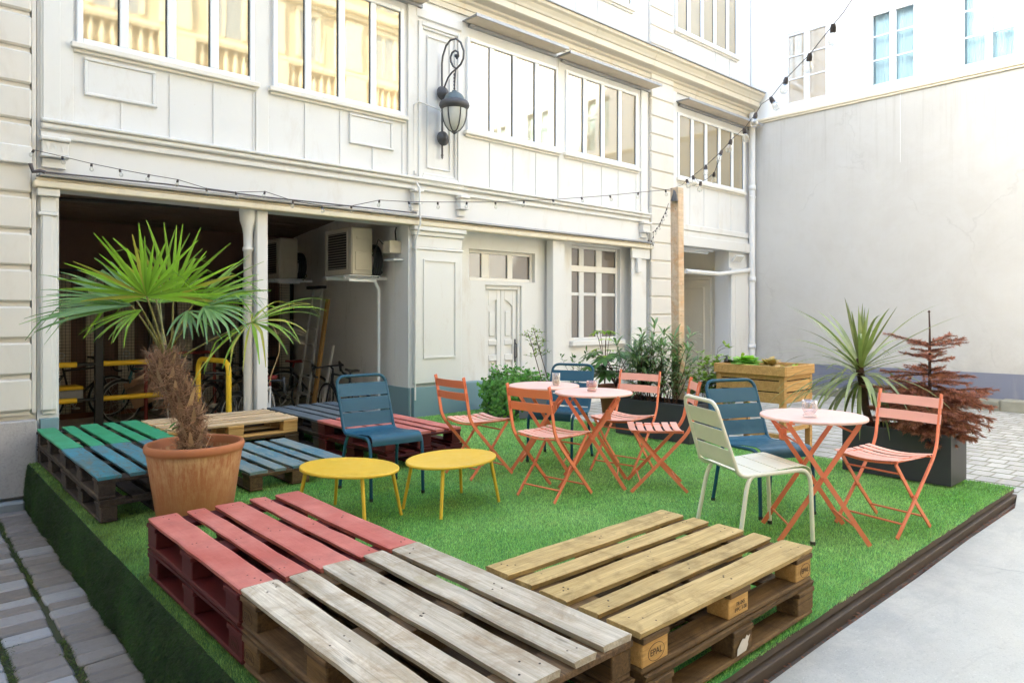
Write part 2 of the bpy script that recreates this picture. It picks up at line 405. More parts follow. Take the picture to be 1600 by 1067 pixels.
CORDT=plain('cordyline_trunk',(.07,.035,.022),.9,.4,30,.7)
FIRN=leafmat('dead_fir_needles',(.30,.10,.065),(.46,.19,.12),.15,.7,.4)
FIRT=plain('dead_fir_trunk',(.10,.055,.04),.9,.3,20,.5)
IVYL=leafmat('ivy_leaf',(.06,.20,.03),(.19,.40,.06),.25,.4,.4)
OLEA=leafmat('oleander_leaf',(.13,.23,.10),(.28,.37,.18),.2,.45,.35)
FATS=leafmat('fatsia_leaf',(.04,.11,.02),(.09,.18,.03),.2,.35,.35)
LIME=leafmat('lime_green_leaf',(.22,.36,.02),(.40,.50,.06),.35,.45,.3)
ROSE=leafmat('rose_bush_leaf',(.16,.28,.04),(.36,.44,.10),.3,.45,.4)
TWIG=plain('brown_twig',(.09,.045,.03),.8,.3)
LETT=leafmat('lettuce_leaf',(.18,.42,.04),(.38,.55,.10),.35,.45,.3)
LETTP=leafmat('peach_lettuce_leaf',(.55,.35,.13),(.62,.48,.22),.35,.45,.2)
# pallet paints
W_GREY=wood('silver_weathered_wood',(.44,.37,.27),(.74,.67,.55),(.30,.20,.10),.45,rnd=.15,green=(.33,.28,.10))
W_GREYD=wood('shaded_weathered_wood',(.085,.05,.025),(.25,.15,.07),(.05,.03,.016),.46)  # weathered brown, deepened to hold the shadow low in the stacks
W_YEL=wood('golden_weathered_wood',(.46,.31,.11),(.76,.56,.26),(.19,.115,.035),.50,rnd=.16)
W_YELD=wood('shaded_golden_wood',(.085,.047,.018),(.24,.14,.05),(.04,.022,.01),.46)  # deep shade around the blocks put into the golden wood
W_LIGHT=wood('fresh_pale_wood',(.60,.40,.21),(.78,.60,.37),(.45,.26,.11),.62,rnd=.1)
W_ORANGE=wood('orange_fresh_wood',(.46,.25,.07),(.66,.41,.14),(.2,.1,.04),.6)
W_DARK=wood('very_dark_wood',(.045,.032,.026),(.10,.075,.058),(.03,.02,.016),.5)  # near-black brown for lower pallets and blocks
RED=painted('rose_red_wood_paint',(.50,.125,.095),(.42,.26,.19),.62,(.62,.215,.17),dirt=(.33,.12,.095))
REDD=painted('shaded_red_wood_paint',(.075,.006,.006),(.09,.03,.018),.68)  # red paint darkened to carry the shadow on sides and blocks
GREENP=painted('emerald_green_wood_paint',(.055,.30,.13),(.13,.25,.13),.64,(.075,.36,.18),dirt=(.07,.16,.08))
SKYP=painted('turquoise_blue_wood_paint',(.07,.30,.40),(.17,.17,.15),.50,(.11,.20,.22),dirt=(.06,.07,.07))
GREYP=painted('slate_grey_wood_paint',(.105,.125,.14),(.20,.18,.15),.62,(.15,.17,.18))
BLUGR=painted('faded_blue_wood_paint',(.10,.22,.27),(.30,.30,.25),.50,(.27,.30,.27),dirt=(.18,.2,.18))
STAMP=plain('burnt_in_stamp',(.055,.03,.014),.9,.2)
WHITEPATCH=plain('torn_white_sticker',(.6,.55,.48),.8,.15)
RAISED=wood('honey_planter_wood',(.46,.25,.075),(.64,.40,.15),(.3,.15,.05),.62,rnd=.1)
POSTW=wood('post_timber',(.62,.47,.33),(.80,.66,.50),(.60,.27,.08),.45,(10,10,.9),rnd=.05)
# ------------------------------------------------------------------ ground
def pavers():
    t=NT('worn_granite_setts'); tc=t.N('ShaderNodeTexCoord'); mp=t.N('ShaderNodeMapping'); t.L(tc.outputs['Object'],mp.inputs['Vector'])
    mp.inputs['Rotation'].default_value=(0,0,0)
    nz=t.N('ShaderNodeTexNoise',Scale=3.0,Detail=3); t.L(mp.outputs[0],nz.inputs['Vector'])
    ad=t.N('ShaderNodeMix',_data_type='VECTOR'); ad.inputs[0].default_value=.032; t.L(mp.outputs[0],ad.inputs[4]); t.L(nz.outputs['Color'],ad.inputs[5])
    # rows run along Y (long mossy joints), setts lie across
    rot=t.N('ShaderNodeMapping'); rot.inputs['Rotation'].default_value=(0,0,math.pi/2); t.L(ad.outputs[1],rot.inputs['Vector'])
    br=t.N('ShaderNodeTexBrick',Scale=1.0); br.offset=.0
    br.inputs['Brick Width'].default_value=.155; br.inputs['Row Height'].default_value=.245; br.inputs['Mortar Size'].default_value=.0085; br.inputs['Mortar Smooth'].default_value=.35; br.inputs['Bias'].default_value=0
    br.inputs['Color1'].default_value=(0,0,0,1); br.inputs['Color2'].default_value=(1,1,1,1)
    br.offset=.37; br.offset_frequency=2
    t.L(rot.outputs[0],br.inputs['Vector'])
    v=t.coord()
    c=t.ramp(br.outputs['Color'],[(0,(.22,.20,.19)),(.35,(.37,.325,.285)),(.7,(.40,.385,.375)),(1,(.55,.52,.48))])
    c=t.mix(t.ramp(t.noise(v,14,9,.75),[(.35,0),(.75,.65)]),c,(.20,.17,.155))
    c=t.mix(t.ramp(t.noise(v,1.3,5),[(.5,0),(.75,.35)]),c,(.22,.16,.13))
    c=t.mix(t.ramp(t.noise(v,3.0,6),[(.45,0),(.68,.6)]),c,(.60,.58,.53))
    moss=t.mix(t.ramp(t.noise(v,2.2,6),[(.38,0),(.6,1)]),(.075,.06,.05),(.10,.135,.045))
    sx=t.N('ShaderNodeSeparateXYZ'); t.L(ad.outputs[1],sx.inputs[0])
    rt_=t.N('ShaderNodeMapRange'); rt_.inputs['From Min'].default_value=3; rt_.inputs['From Max'].default_value=6.5; t.L(sx.outputs['X'],rt_.inputs['Value'])
    moss=t.mix(rt_.outputs[0],moss,t.mix(t.noise(v,3.5,5),(.20,.19,.13),(.40,.37,.30)))
    c=t.mix(rt_.outputs[0],t.mix(1.0,c,(.80,.72,.66),'MULTIPLY'),t.mix(.4,c,(.42,.41,.37)))
    c=t.mix(br.outputs['Fac'],c,moss)
    dv=t.N('ShaderNodeMath',_operation='DIVIDE'); t.L(sx.outputs['X'],dv.inputs[0]); dv.inputs[1].default_value=.245
    fr=t.N('ShaderNodeMath',_operation='PINGPONG'); t.L(dv.outputs[0],fr.inputs[0]); fr.inputs[1].default_value=.5
    wn=t.N('ShaderNodeMath',_operation='SUBTRACT'); t.L(fr.outputs[0],wn.inputs[0]); ns=t.N('ShaderNodeMath',_operation='MULTIPLY'); t.L(t.noise(v,11,8,.75),ns.inputs[0]); ns.inputs[1].default_value=.105; t.L(ns.outputs[0],wn.inputs[1])
    mk=t.ramp(wn.outputs[0],[(.0,1),(.02,0)]); c=t.mix(mk,c,t.mix(t.noise(v,60,4),(.05,.055,.02),(.17,.21,.07)))
    sub=t.N('ShaderNodeMath',_operation='MULTIPLY_ADD'); t.L(br.outputs['Fac'],sub.inputs[0]); sub.inputs[1].default_value=-1.2
    t.L(t.noise(v,20,8),sub.inputs[2]); t.bump(sub.outputs[0],.8,.012)
    return t.out(c,t.ramp(t.noise(v,9,5),[(.3,.45),(.7,.75)]),0,.4)
PAVE=pavers()
def concrete():
    t=NT('smooth_pale_concrete'); v=t.coord()
    c=t.mix(t.noise(v,.9,9,.65,.3),(.40,.385,.34),(.53,.515,.455)); c=t.mix(t.ramp(t.noise(v,5,10,.75,.4),[(.45,0),(.75,.45)]),c,(.54,.53,.48))
    sx=t.N('ShaderNodeSeparateXYZ'); t.L(v,sx.inputs[0]); ed=t.N('ShaderNodeMapRange'); ed.inputs['From Min'].default_value=.75; ed.inputs['From Max'].default_value=1.27; t.L(sx.outputs['Y'],ed.inputs['Value'])
    em=t.N('ShaderNodeMath',_operation='MULTIPLY'); t.L(ed.outputs[0],em.inputs[0]); t.L(t.ramp(t.noise(v,3.4,9,.75),[(.36,0),(.6,1)]),em.inputs[1]); c=t.mix(t.ramp(em.outputs[0],[(0,0),(1,.6)]),c,(.28,.28,.27))
    c=t.mix(t.ramp(t.noise(v,2.1,8,.7),[(.58,0),(.75,.4)]),c,(.30,.31,.31))
    vo=t.N('ShaderNodeTexVoronoi',_feature='DISTANCE_TO_EDGE',Scale=.9); nv=t.N('ShaderNodeTexNoise',Scale=4,Detail=6); t.L(v,nv.inputs['Vector'])
    mv=t.N('ShaderNodeMix',_data_type='VECTOR'); mv.inputs[0].default_value=.25; t.L(v,mv.inputs[4]); t.L(nv.outputs['Color'],mv.inputs[5]); t.L(mv.outputs[1],vo.inputs['Vector'])
    ck=t.mix(t.ramp(t.noise(v,.7,3),[(.5,0),(.6,1)]),0.0,t.ramp(vo.outputs['Distance'],[(.0,.8),(.009,0)]))
    c=t.mix(ck,c,(.2,.2,.2)); c=t.mix(t.ramp(t.noise(v,34,6,.75),[(.56,0),(.70,.42)]),c,(.24,.235,.22)); c=t.mix(t.ramp(t.noise(v,150,3,.6),[(.55,0),(.72,.5)]),c,(.22,.215,.205)); c=t.mix(t.ramp(t.noise(v,110,3,.6),[(.62,0),(.72,.5)]),c,(.70,.69,.65)); c=t.mix(t.ramp(t.noise(t.coord((1,3.2,1)),1.5,9,.78,1.2),[(.54,0),(.60,.28),(.66,0)]),c,(.30,.29,.27))
    t.bump(t.noise(v,18,8,.7),.2,.006); return t.out(c,t.ramp(t.noise(v,3,6),[(.3,.35),(.7,.65)]),0,.5)
CONC=concrete()
def gz(x,y):
    pts=[(-40,-.42),(1.2,-.40),(2.5,-.40),(6.4,-.14),(9,-.17),(13.5,-.26),(60,-.3)]
    for (a,za),(b,zb) in zip(pts,pts[1:]):
        if x<=b: return za+(zb-za)*(x-a)/(b-a)
    return -.3
m=MB(); xs=[-40,-12,-4,0,1.2,2.5,4,5.2,6.4,7.5,9,11,13.5,20,60]; ys=[-40,-12,-6,-2,0,1.29,3,5,7.4,9,14,40]
for i in range(len(xs)-1):
    for j in range(len(ys)-1):
        m.poly([(a,b,gz(a,b)) for a,b in ((xs[i],ys[j]),(xs[i+1],ys[j]),(xs[i+1],ys[j+1]),(xs[i],ys[j+1]))])
ex=[1.55,2.2,3,4,5,6,6.5,7.2]+[8,10,12,13.45]
def setts():
    t=NT('single_granite_setts'); v=t.coord((1,1,1),rnd=1); c=t.mix(t.noise(v,8,9,.72),(.17,.14,.125),(.33,.29,.26))
    at_=t.N('ShaderNodeAttribute',_attribute_name='rnd'); c=t.mix(t.ramp(at_.outputs['Fac'],[(0,0),(.5,.15),(1,.75)]),c,(.33,.33,.345)); c=t.mix(1.0,c,t.rndval(.22,False),'MULTIPLY')
    c=t.mix(t.ramp(t.noise(v,45,5,.7),[(.55,0),(.75,.5)]),c,(.15,.125,.11)); t.bump(t.noise(v,24,9,.75),.6,.006)
    return t.out(c,t.ramp(t.noise(v,12,5),[(.3,.42),(.7,.75)]),0,.4)
tag(m.build('ground',PAVE),kind='structure')
m=MB(); m.poly([(-2.2,.2,gz(0,0)+.004),(.96,.2,gz(0,0)+.004),(.96,7.26,gz(0,0)+.004),(-2.2,7.26,gz(0,0)+.004)]); tag(m.build('joint_soil',plain('mossy_joint_soil',(.055,.06,.028),.95,.5,25,.6,60)),kind='structure')
m=MB(); mo=MB(); q=random.Random(17); x=.905
while x>-1.9:
    w_=q.uniform(.205,.225); y=.4+q.uniform(0,.1)
    while y<7.2:
        l=q.uniform(.105,.175); cx,cy=x-w_/2,y+l/2; m.rnd=q.random()
        m.M=Matrix.Translation((cx+q.gauss(0,.004),cy,gz(cx,cy)-.022+q.gauss(0,.0028))) @ Matrix.Rotation(q.gauss(0,.012),4,'X') @ Matrix.Rotation(q.gauss(0,.012),4,'Y') @ Matrix.Rotation(q.gauss(0,.02),4,'Z')
        m.box(-w_/2*q.uniform(.94,1),w_/2*q.uniform(.94,1),-l/2+.004,l/2-.004,0,.042,.010); y+=l+.004
    for k in range(4200):
        yy=q.uniform(.5,7.2); d_=q.gauss(0,.014)*(1.0+.9*math.sin(yy*2.3+x*9)); mo.rnd=q.random(); a=q.uniform(0,6.28)
        if math.sin(yy*1.7+x*5)+.6*math.sin(yy*5.1)<-.75: continue
        mo.leaf((x+.012+d_,yy,gz(x,yy)+.004),(math.cos(a)*.8,math.sin(a)*.8,1),(1,0,0),q.uniform(.012,.032),.007,.5,2)
    x-=w_+.024
m.M=None; tag(m.build('paving',setts()),kind='structure'); tag(mo.build('moss',leafmat('joint_moss',(.05,.085,.015),(.13,.18,.04),.1,.8,.4)),kind='stuff')
m=MB()
top=[]; rows=[[],[]]
for x in ex:
    e=1.285+.012*math.sin(x*7)+.008*math.sin(x*23)
    if x>6.4: e=1.36+ (x-6.4)*.02
    rows[0].append((x,-6.2,-.085)); rows[1].append((x,e,-.085))
m.sheet(rows,.09,False)
tag(m.build('driveway',CONC),kind='structure')
# earth and dry leaves caught in the gap beside the platform
m=MB(); m.box(.6,6.42,1.2,1.40,-.42,-.118)
tag(m.build('gutter_soil',plain('brown_leaf_mould',(.12,.055,.035),.95,.5,40,.9,50)),kind='structure')
m=MB()
for i in range(900):
    x=rng.uniform(1.6,6.4); y=1.315+rng.uniform(-.035,.05); m.rnd=rng.random(); a=rng.uniform(0,6.28)
    m.leaf((x,y,-.112+rng.uniform(0,.012)),(math.cos(a),math.sin(a),rng.uniform(-.3,.4)),(0,0,1),rng.uniform(.008,.028),rng.uniform(.005,.016),.4,2)
tag(m.build('leaf_litter',plain('dry_leaf_litter',(.17,.065,.03),.9,.4,20,rnd=.5)),kind='stuff')

# ------------------------------------------------------------------ platform with artificial turf
PX0,PX1,PY0,PY1=.93,6.37,1.35,7.34
plat=thing('grass_platform','low raised platform covered in green artificial grass with dark boarded edges','platform',(0,0,0))
m=MB(); m.box(PX0+.02,PX1-.02,PY0+.03,PY1-.02,-.39,-.03); m.build('substructure',DARKEDGE,plat)
m=MB()
m.rnd=.3; m.box(PX0+.03,PX1,PY0+.005,PY0+.03,-.055,-.016,.004)
m.rnd=.6; m.box(PX0+.03,PX1+.004,PY0-.012,PY0+.024,-.135,-.066,.004)
m.rnd=.1; m.box(PX1-.02,PX1+.006,PY0+.03,PY1,-.14,-.02,.004)
m.box(PX0+.03,PX1,PY0-.035,PY0-.013,-.14,-.112,.003)
m.build('edge_board',DECKSIDE,plat)
def turfmat(name,c1,c2,rnd=.35):
    t=NT(name); v=t.coord()
    big=t.ramp(t.noise(v,1.7,5,.6),[(.35,0),(.65,1)]); c=t.mix(big,c1,c2)
    c=t.mix(t.ramp(t.noise(v,5,6,.7),[(.55,0),(.75,.3)]),c,(c2[0]*1.3,c2[1]*.72,c2[2]*.8))
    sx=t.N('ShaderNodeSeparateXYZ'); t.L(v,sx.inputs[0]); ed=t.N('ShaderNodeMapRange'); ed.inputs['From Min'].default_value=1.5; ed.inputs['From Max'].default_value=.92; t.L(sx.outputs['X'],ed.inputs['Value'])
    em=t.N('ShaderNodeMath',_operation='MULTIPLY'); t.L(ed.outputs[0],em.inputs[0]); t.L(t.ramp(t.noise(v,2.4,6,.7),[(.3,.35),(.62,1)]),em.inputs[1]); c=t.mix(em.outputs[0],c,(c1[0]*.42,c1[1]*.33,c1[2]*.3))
    c=t.mix(1.0,c,t.rndval(rnd,False),'MULTIPLY'); t.bump(t.noise(v,260,3),.5,.004)
    return t.out(c,.55,0,.3)
TURF=turfmat('artificial_turf',(.31,.58,.135),(.44,.68,.23),.55); TURFD=turfmat('turf_backing',(.09,.33,.06),(.13,.40,.08)); TURFS=turfmat('shaded_skirt_turf',(.05,.13,.025),(.075,.17,.035)); TURFSB=turfmat('shaded_skirt_backing',(.03,.08,.016),(.045,.10,.022))  # skirt greens darkened to stand for shade on the left side
def wav(x,y): return .006*math.sin(x*2.1+1)*math.cos(y*1.7)+.004*math.sin(x*5+y*4)
m=MB(); nx,ny=44,48; rows=[]
for j in range(ny+1):
    y=PY0+(PY1-PY0)*j/ny; row=[]
    for i in range(nx+1):
        x=PX0+(PX1-PX0)*i/nx; yy=y-(.008*math.sin(x*9) if j==0 else 0); row.append((x,yy,-.012+wav(x,y)*.6))
    rows.append(row)
m.sheet(rows,.0,True)
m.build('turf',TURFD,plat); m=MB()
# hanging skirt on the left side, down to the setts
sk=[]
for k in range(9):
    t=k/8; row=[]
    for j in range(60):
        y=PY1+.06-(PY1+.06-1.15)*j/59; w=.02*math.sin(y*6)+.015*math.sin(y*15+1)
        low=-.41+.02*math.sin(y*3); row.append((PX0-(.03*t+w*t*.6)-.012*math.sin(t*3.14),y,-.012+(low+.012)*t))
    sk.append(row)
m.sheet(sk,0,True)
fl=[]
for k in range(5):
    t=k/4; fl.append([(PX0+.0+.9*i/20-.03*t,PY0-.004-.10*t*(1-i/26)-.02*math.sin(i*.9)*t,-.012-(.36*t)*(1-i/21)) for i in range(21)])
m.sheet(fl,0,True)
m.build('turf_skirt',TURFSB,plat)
# blades of the turf: one triangle each
def blades(name,P,D,Ln,Wd,parent,mat):
    n=len(P); r=np.random.default_rng(3)
    a=r.uniform(0,2*np.pi,n); s=np.stack([np.cos(a),np.sin(a),np.zeros(n)],1)*Wd[:,None]*.5
    V=np.empty((n,3,3)); V[:,0]=P-s; V[:,1]=P+s; V[:,2]=P+D*Ln[:,None]
    me=bpy.data.meshes.new(name); me.vertices.add(3*n); me.vertices.foreach_set('co',V.reshape(-1).astype(np.float32))
    me.loops.add(3*n); me.loops.foreach_set('vertex_index',np.arange(3*n,dtype=np.int32))
    me.polygons.add(n); me.polygons.foreach_set('loop_start',np.arange(0,3*n,3,dtype=np.int32)); me.polygons.foreach_set('loop_total',np.full(n,3,dtype=np.int32))
    me.update(calc_edges=True)
    at_=me.attributes.new('rnd','FLOAT','FACE'); at_.data.foreach_set('value',r.random(n).astype(np.float32))
    me.materials.append(mat); o=bpy.data.objects.new(name,me); COL.objects.link(o); o.parent=parent
    tag(o,kind='stuff'); return o
r=np.random.default_rng(5); n=520000
X=r.uniform(PX0,PX1,n*2); Y=r.uniform(PY0-.004,PY1,n*2); dd=X*fx+Y*fy
keep=r.random(n*2)<np.clip(3.0/dd,.22,1.0); X=X[keep]; Y=Y[keep]; dd=dd[keep]; n=len(X)
Z=-.014+.6*(.006*np.sin(X*2.1+1)*np.cos(Y*1.7)+.004*np.sin(X*5+Y*4))
flow=np.sin(X*1.9)+np.cos(Y*2.3); D=np.stack([r.normal(0,.45,n)+.25*np.cos(flow),r.normal(0,.45,n)+.25*np.sin(flow),np.ones(n)],1); D/=np.linalg.norm(D,axis=1)[:,None]
blades('turf_blades',np.stack([X,Y,Z],1),D,r.uniform(.012,.024,n),np.clip(.0022+.0006*(dd-2),.0025,.0055),plat,TURF)
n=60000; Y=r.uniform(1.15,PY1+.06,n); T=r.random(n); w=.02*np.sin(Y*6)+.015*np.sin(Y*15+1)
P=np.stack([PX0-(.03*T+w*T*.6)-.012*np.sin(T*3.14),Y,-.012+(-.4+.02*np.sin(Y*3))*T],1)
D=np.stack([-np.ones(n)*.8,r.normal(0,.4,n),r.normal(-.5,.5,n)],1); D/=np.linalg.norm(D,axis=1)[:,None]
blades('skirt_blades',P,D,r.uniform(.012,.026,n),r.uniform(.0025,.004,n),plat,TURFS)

# ------------------------------------------------------------------ the white courtyard building
B=thing('courtyard_building','long white panelled building with open garage, mouldings and rows of upper windows','building',(0,0,0))
HF=13.5
def flush(nm,mt):
    global m
    m.build(nm,mt,B); m=MB()
ZL=wz(100,299)           # underside of the lintel
ZLT=wz(100,283)
ZC0,ZC1=wz(110,221),wz(108,196)
ZS=3.80                  # top of the first-floor sills
XG0,XGR=wx(92),wx(638)   # garage opening
XP0,XP1=wx(1013),wx(1048)# rusticated pier
XL=wx(62)
m=MB()
m.box(XL-.02,XP0,YF,YF+.32,ZL+.02,HF)                      # upper wall
m.box(XP0,XW,YF,YF+.32,wz(1110,388),HF)                    # upper wall over the passage
m.box(XL-.02,XG0,YF,YF+.32,-.42,ZL+.02)
m.box(wx(638),wx(722),YF,YF+.32,-.42,ZL+.02)
m.box(XP0,XP1,YF,YF+.6,-.42,wz(1110,388))
m.box(wx(1139),XW,YF,YF+.32,-.42,wz(1110,388))
m.box(XL-.02,XW+4,YF+.32,YF+.34,3.2,HF)
m.box(XL-.02,XW+4,YF+.34,YF+9,HF-.3,HF)                    # roof slab
wall=m.build('wall',WHITE,B)
YR=YF+.16                                                   # set-back ground-floor wall with the door
m=MB()
xd0,xd1=wx(757,YR),wx(815,YR); zd=wz(785,446,YR)
xw0,xw1=wx(733,YR),wx(836,YR); zw0,zw1=wz(785,440,YR),wz(740,389,YR)
xv0,xv1=wx(893,YR),wx(969,YR); zv0,zv1=wz(930,531,YR),wz(930,386,YR)
def wall_holes(m,x0,x1,z0,z1,y0,y1,holes):
    xs=sorted({x0,x1,*[h[0] for h in holes],*[h[1] for h in holes]}); zs=sorted({z0,z1,*[h[2] for h in holes],*[h[3] for h in holes]})
    for a,b in zip(xs,xs[1:]):
        run=None
        for c,d in zip(zs,zs[1:]):
            inside=any(h[0]<=a+1e-6 and b<=h[1]+1e-6 and h[2]<=c+1e-6 and d<=h[3]+1e-6 for h in holes)
            if inside:
                if run: m.box(a,b,y0,y1,run[0],run[1]); run=None
            else: run=(run[0],d) if run else (c,d)
        if run: m.box(a,b,y0,y1,run[0],run[1])
wall_holes(m,wx(722),wx(1013),-.42,ZL+.02,YR,YR+.25,[(xd0,xd1,-.42,zd),(xw0,xw1,zw0,zw1),(xv0,xv1,zv0,zv1)])
m.box(wx(722),wx(1013),YR+.25,YR+.3,-.42,ZL)
m.build('recessed_wall',WHITE2,B)
# garage interior
GZ,GY,GC=-.42,13.2,2.82
m=MB(); xr1=6.05
m.box(-.4,XG0-.12,YF+.32,GY+.2,GZ,GC); flush('garage_side_wall',GARAGE)
m._add([(XGR,YF+.32,GZ),(XGR,YF+.32,GC),(xr1,GY,GC),(xr1,GY,GZ),(XGR+.3,YF+.32,GZ),(XGR+.3,YF+.32,GC),(xr1+.3,GY,GC),(xr1+.3,GY,GZ)],
       [(0,3,2,1),(4,5,6,7),(0,1,5,4),(3,7,6,2),(1,2,6,5),(0,4,7,3)])
m.build('garage_side_wall',GARAGE,B)
m=MB(); m.box(-.4,xr1+.4,GY,GY+.2,GZ,GC); m.build('garage_back_wall',DARKWOOD,B)
m=MB()
for i in range(16): m.box(-.4,xr1+.5,YF+.32+i*.36,YF+.32+i*.36+.35,GC+rng.uniform(-.01,.01),GC+.2)
m.build('garage_ceiling',CEIL,B)
m=MB(); m.box(XG0-.2,xr1+.4,YF-.12,GY,GZ-.05,GZ+.036); m.build("garage_floor",FLOORG,B)
# lintel, cornices, bands
m=MB(); xe=XP0-.02
m.box(XL-.06,xe,YF-.13,YF-.002,ZL,ZL+.06,.01); m.box(XL-.04,xe,YF-.10,YF-.002,ZL+.062,ZLT,.01)
m.build('lintel',CREAM,B)
m=MB(); m.box(XL-.02,xe,YF-.155,YF-.002,ZLT+.002,ZLT+.028,.004); m.build('zinc_flashing',METAL_GREY,B)
m=MB()
m.box(XL,xe,YF-.045,YF-.002,ZC0,ZC0+.05,.008); m.box(XL,xe,YF-.02,YF-.002,ZC0+.052,ZC0+.075)
m.box(XL,xe,YF-.075,YF-.002,ZC0+.077,ZC1-.02,.012); m.box(XL,xe,YF-.10,YF-.002,ZC1-.018,ZC1+.015,.01)
zq=wz(1067,358)
m.box(XP1+.02,XW,YF-.06,YF-.002,zq-.02,zq+.09,.012); m.box(XP1+.02,XW,YF-.035,YF-.002,zq-.13,zq-.022,.008); m.box(XP1+.02,XW,YF-.10,YF-.002,wz(1110,388)-.02,zq-.132,.01)
m.build('string_course',WHITE2,B)
zb0,zb1=5.52,5.83
m=MB()
pr=[(.002,zb0-.16),(.03,zb0-.16),(.03,zb0-.09),(.045,zb0-.085),(.05,zb0-.02),(.085,zb0),(.095,zb0+.03),(.20,zb0+.05),(.215,zb0+.06),(.215,zb0+.15),(.235,zb0+.16),(.25,zb0+.19),(.285,zb0+.24),(.325,zb0+.265),(.33,zb1-.012),(.33,zb1),(.002,zb1)]
for xa,xb in ((4.2,6.6),(6.604,8.3),(8.304,9.85),(9.854,11.4),(11.404,XW)):
    m.rnd=rng.random(); m.sheet([[(x,YF-p,z) for p,z in pr] for x in (xa,xb)],0,False)
    for x in (xa,xb): m.poly([(x,YF-p,z) for p,z in pr])
m.build('cornice',facade_paint('ochre_stained_cornice',(.66,.60,.48),(.52,.35,.17),.6),B)
m=MB(); m.box(4.2,XW,YF-.36,YF-.002,zb1+.002,zb1+.02); m.build('cornice_flashing',METAL_GREY,B)
# pilasters and piers
m=MB()
def pil(x0,x1,z0,z1,p,ch=.006): m.box(x0,x1,YF-p,YF-.002,z0,z1,ch)
pil(XL,wx(87),.44,ZL-.24,.05); pil(XL+.01,wx(80),.44,ZL-.24,.065)
pil(XL-.02,wx(89),ZL-.24,ZL-.21,.075); pil(XL,wx(86),ZL-.208,ZL-.07,.05); pil(XL-.03,wx(91),ZL-.068,ZL-.002,.10)
pil(XG0-.13,XG0-.02,.40,ZL-.002,.03)
flush('pilaster',WHITE2)
# big pier between garage and door
a,b=wx(644),wx(717)
pil(a,b,.40,ZL-.30,.06); pil(a-.02,b+.02,ZL-.298,ZL-.27,.075); pil(a,b,ZL-.268,ZL-.12,.06); pil(a-.03,b+.03,ZL-.118,ZL-.06,.085); pil(a-.04,b+.04,ZL-.058,ZL-.002,.12)
q0,q1=wx(657),wx(708)
for (c,d,e,f) in ((q0,q0+.02,.72,ZL-.42),(q1-.02,q1,.72,ZL-.42),(q0+.021,q1-.021,.72,.742),(q0+.021,q1-.021,ZL-.44,ZL-.42)): m.box(c,d,YF-.075,YF-.0605,e,f)
flush('big_pilaster',WHITE2)
# column in the garage mouth and the one beside the window
for pa,pb,zz in ((400,417,ZL),(862,880,ZL)):
    m.box(wx(pa),wx(pb),YF-.03,YF+.12,.22 if pa<500 else -.2,zz-.002,.008); flush('square_post',WHITE2)
m.box(wx(985),wx(1008),YF-.03,YF-.002,.1,ZL-.002,.008); m.box(wx(982),wx(1010),YF-.08,YF-.031,ZL-.18,ZL-.002,.01)
m.box(wx(990),wx(996),YF-.10,YF-.031,ZL-.42,ZL-.182,.01)
flush('pilaster',WHITE2)
# upper pilasters
for pa,pb,z0,z1,p in ((62,114,ZC1+.02,HF-.5,.025),(66,93,ZC1+.02,HF-.5,.045),(636,651,ZC1+.02,zb0-.15,.03),(397,419,ZC1+.02,5.3,.012),(1000,1010,ZC1+.02,zb0-.15,.03),(1050,1056,ZC1+.02,zb0-.15,.03),(872,882,ZC1+.02,5.3,.012)):
    m.box(wx(pa),wx(pb),YF-p,YF-.0015,z0,z1,.004)
    flush('upper_pilaster',WHITE2)
# consoles with little carved teeth
for pa,pb in ((62,103),(640,652),(712,724),(998,1009)):
    x0,x1=wx(pa),wx(pb)
    m.box(x0-.01,x1+.02,YF-.13,YF-.002,ZC0-.04,ZC0-.004,.008); m.box(x0+.005,x1+.005,YF-.10,YF-.002,ZC0-.16,ZC0-.042,.006)
    m.box(x0-.005,x1+.012,YF-.115,YF-.002,ZC0-.185,ZC0-.162,.004)
    k=max(2,int((x1-x0)/.06))
    for i in range(k):
        cx=x0+.02+(x1-x0-.03)*(i+.5)/k; m.poly([(cx-.018,YF-.103,ZC0-.06),(cx+.018,YF-.103,ZC0-.06),(cx,YF-.112,ZC0-.13)])
    m.box(x0+.01,x1-.005,YF-.05,YF-.002,ZL+.19,ZC0-.19,.006); flush('console',WHITE2)
# passage pier on the far right and its console
m.box(wx(1139),wx(1169),YF-.06,YF-.002,-.2,wz(1150,420),.008); m.box(wx(1144),wx(1160),YF-.075,YF-.061,.3,wz(1150,432),.004)
for i in range(6): m.tube([(wx(1139)+.06+i*.055,YF-.05,wz(1150,405)-.05),(wx(1139)+.06+i*.055,YF-.13,wz(1150,405)+.06)],.026,6)
m.tube([(wx(1068),YF-.05,wz(1068,424)),(wx(1120),YF-.06,wz(1120,427)-.02),(wx(1168),YF-.08,wz(1168,424)+.02)],.045,8)
m.build('passage_pier',WHITE2,B)
# rusticated stone pier
m=MB(); z=-.3; 
for k in range(40):
    hh=.318
    if z>HF: break
    m.box(XP0+.002,XP1-.002,YF-.07,YF-.0015,z,z+hh-.03,.012); m.box(XP0+.004,XP1-.004,YF-.045,YF-.001,z+hh-.0295,z+hh-.0005); z+=hh
m.build('rusticated_pier',STONE,B)
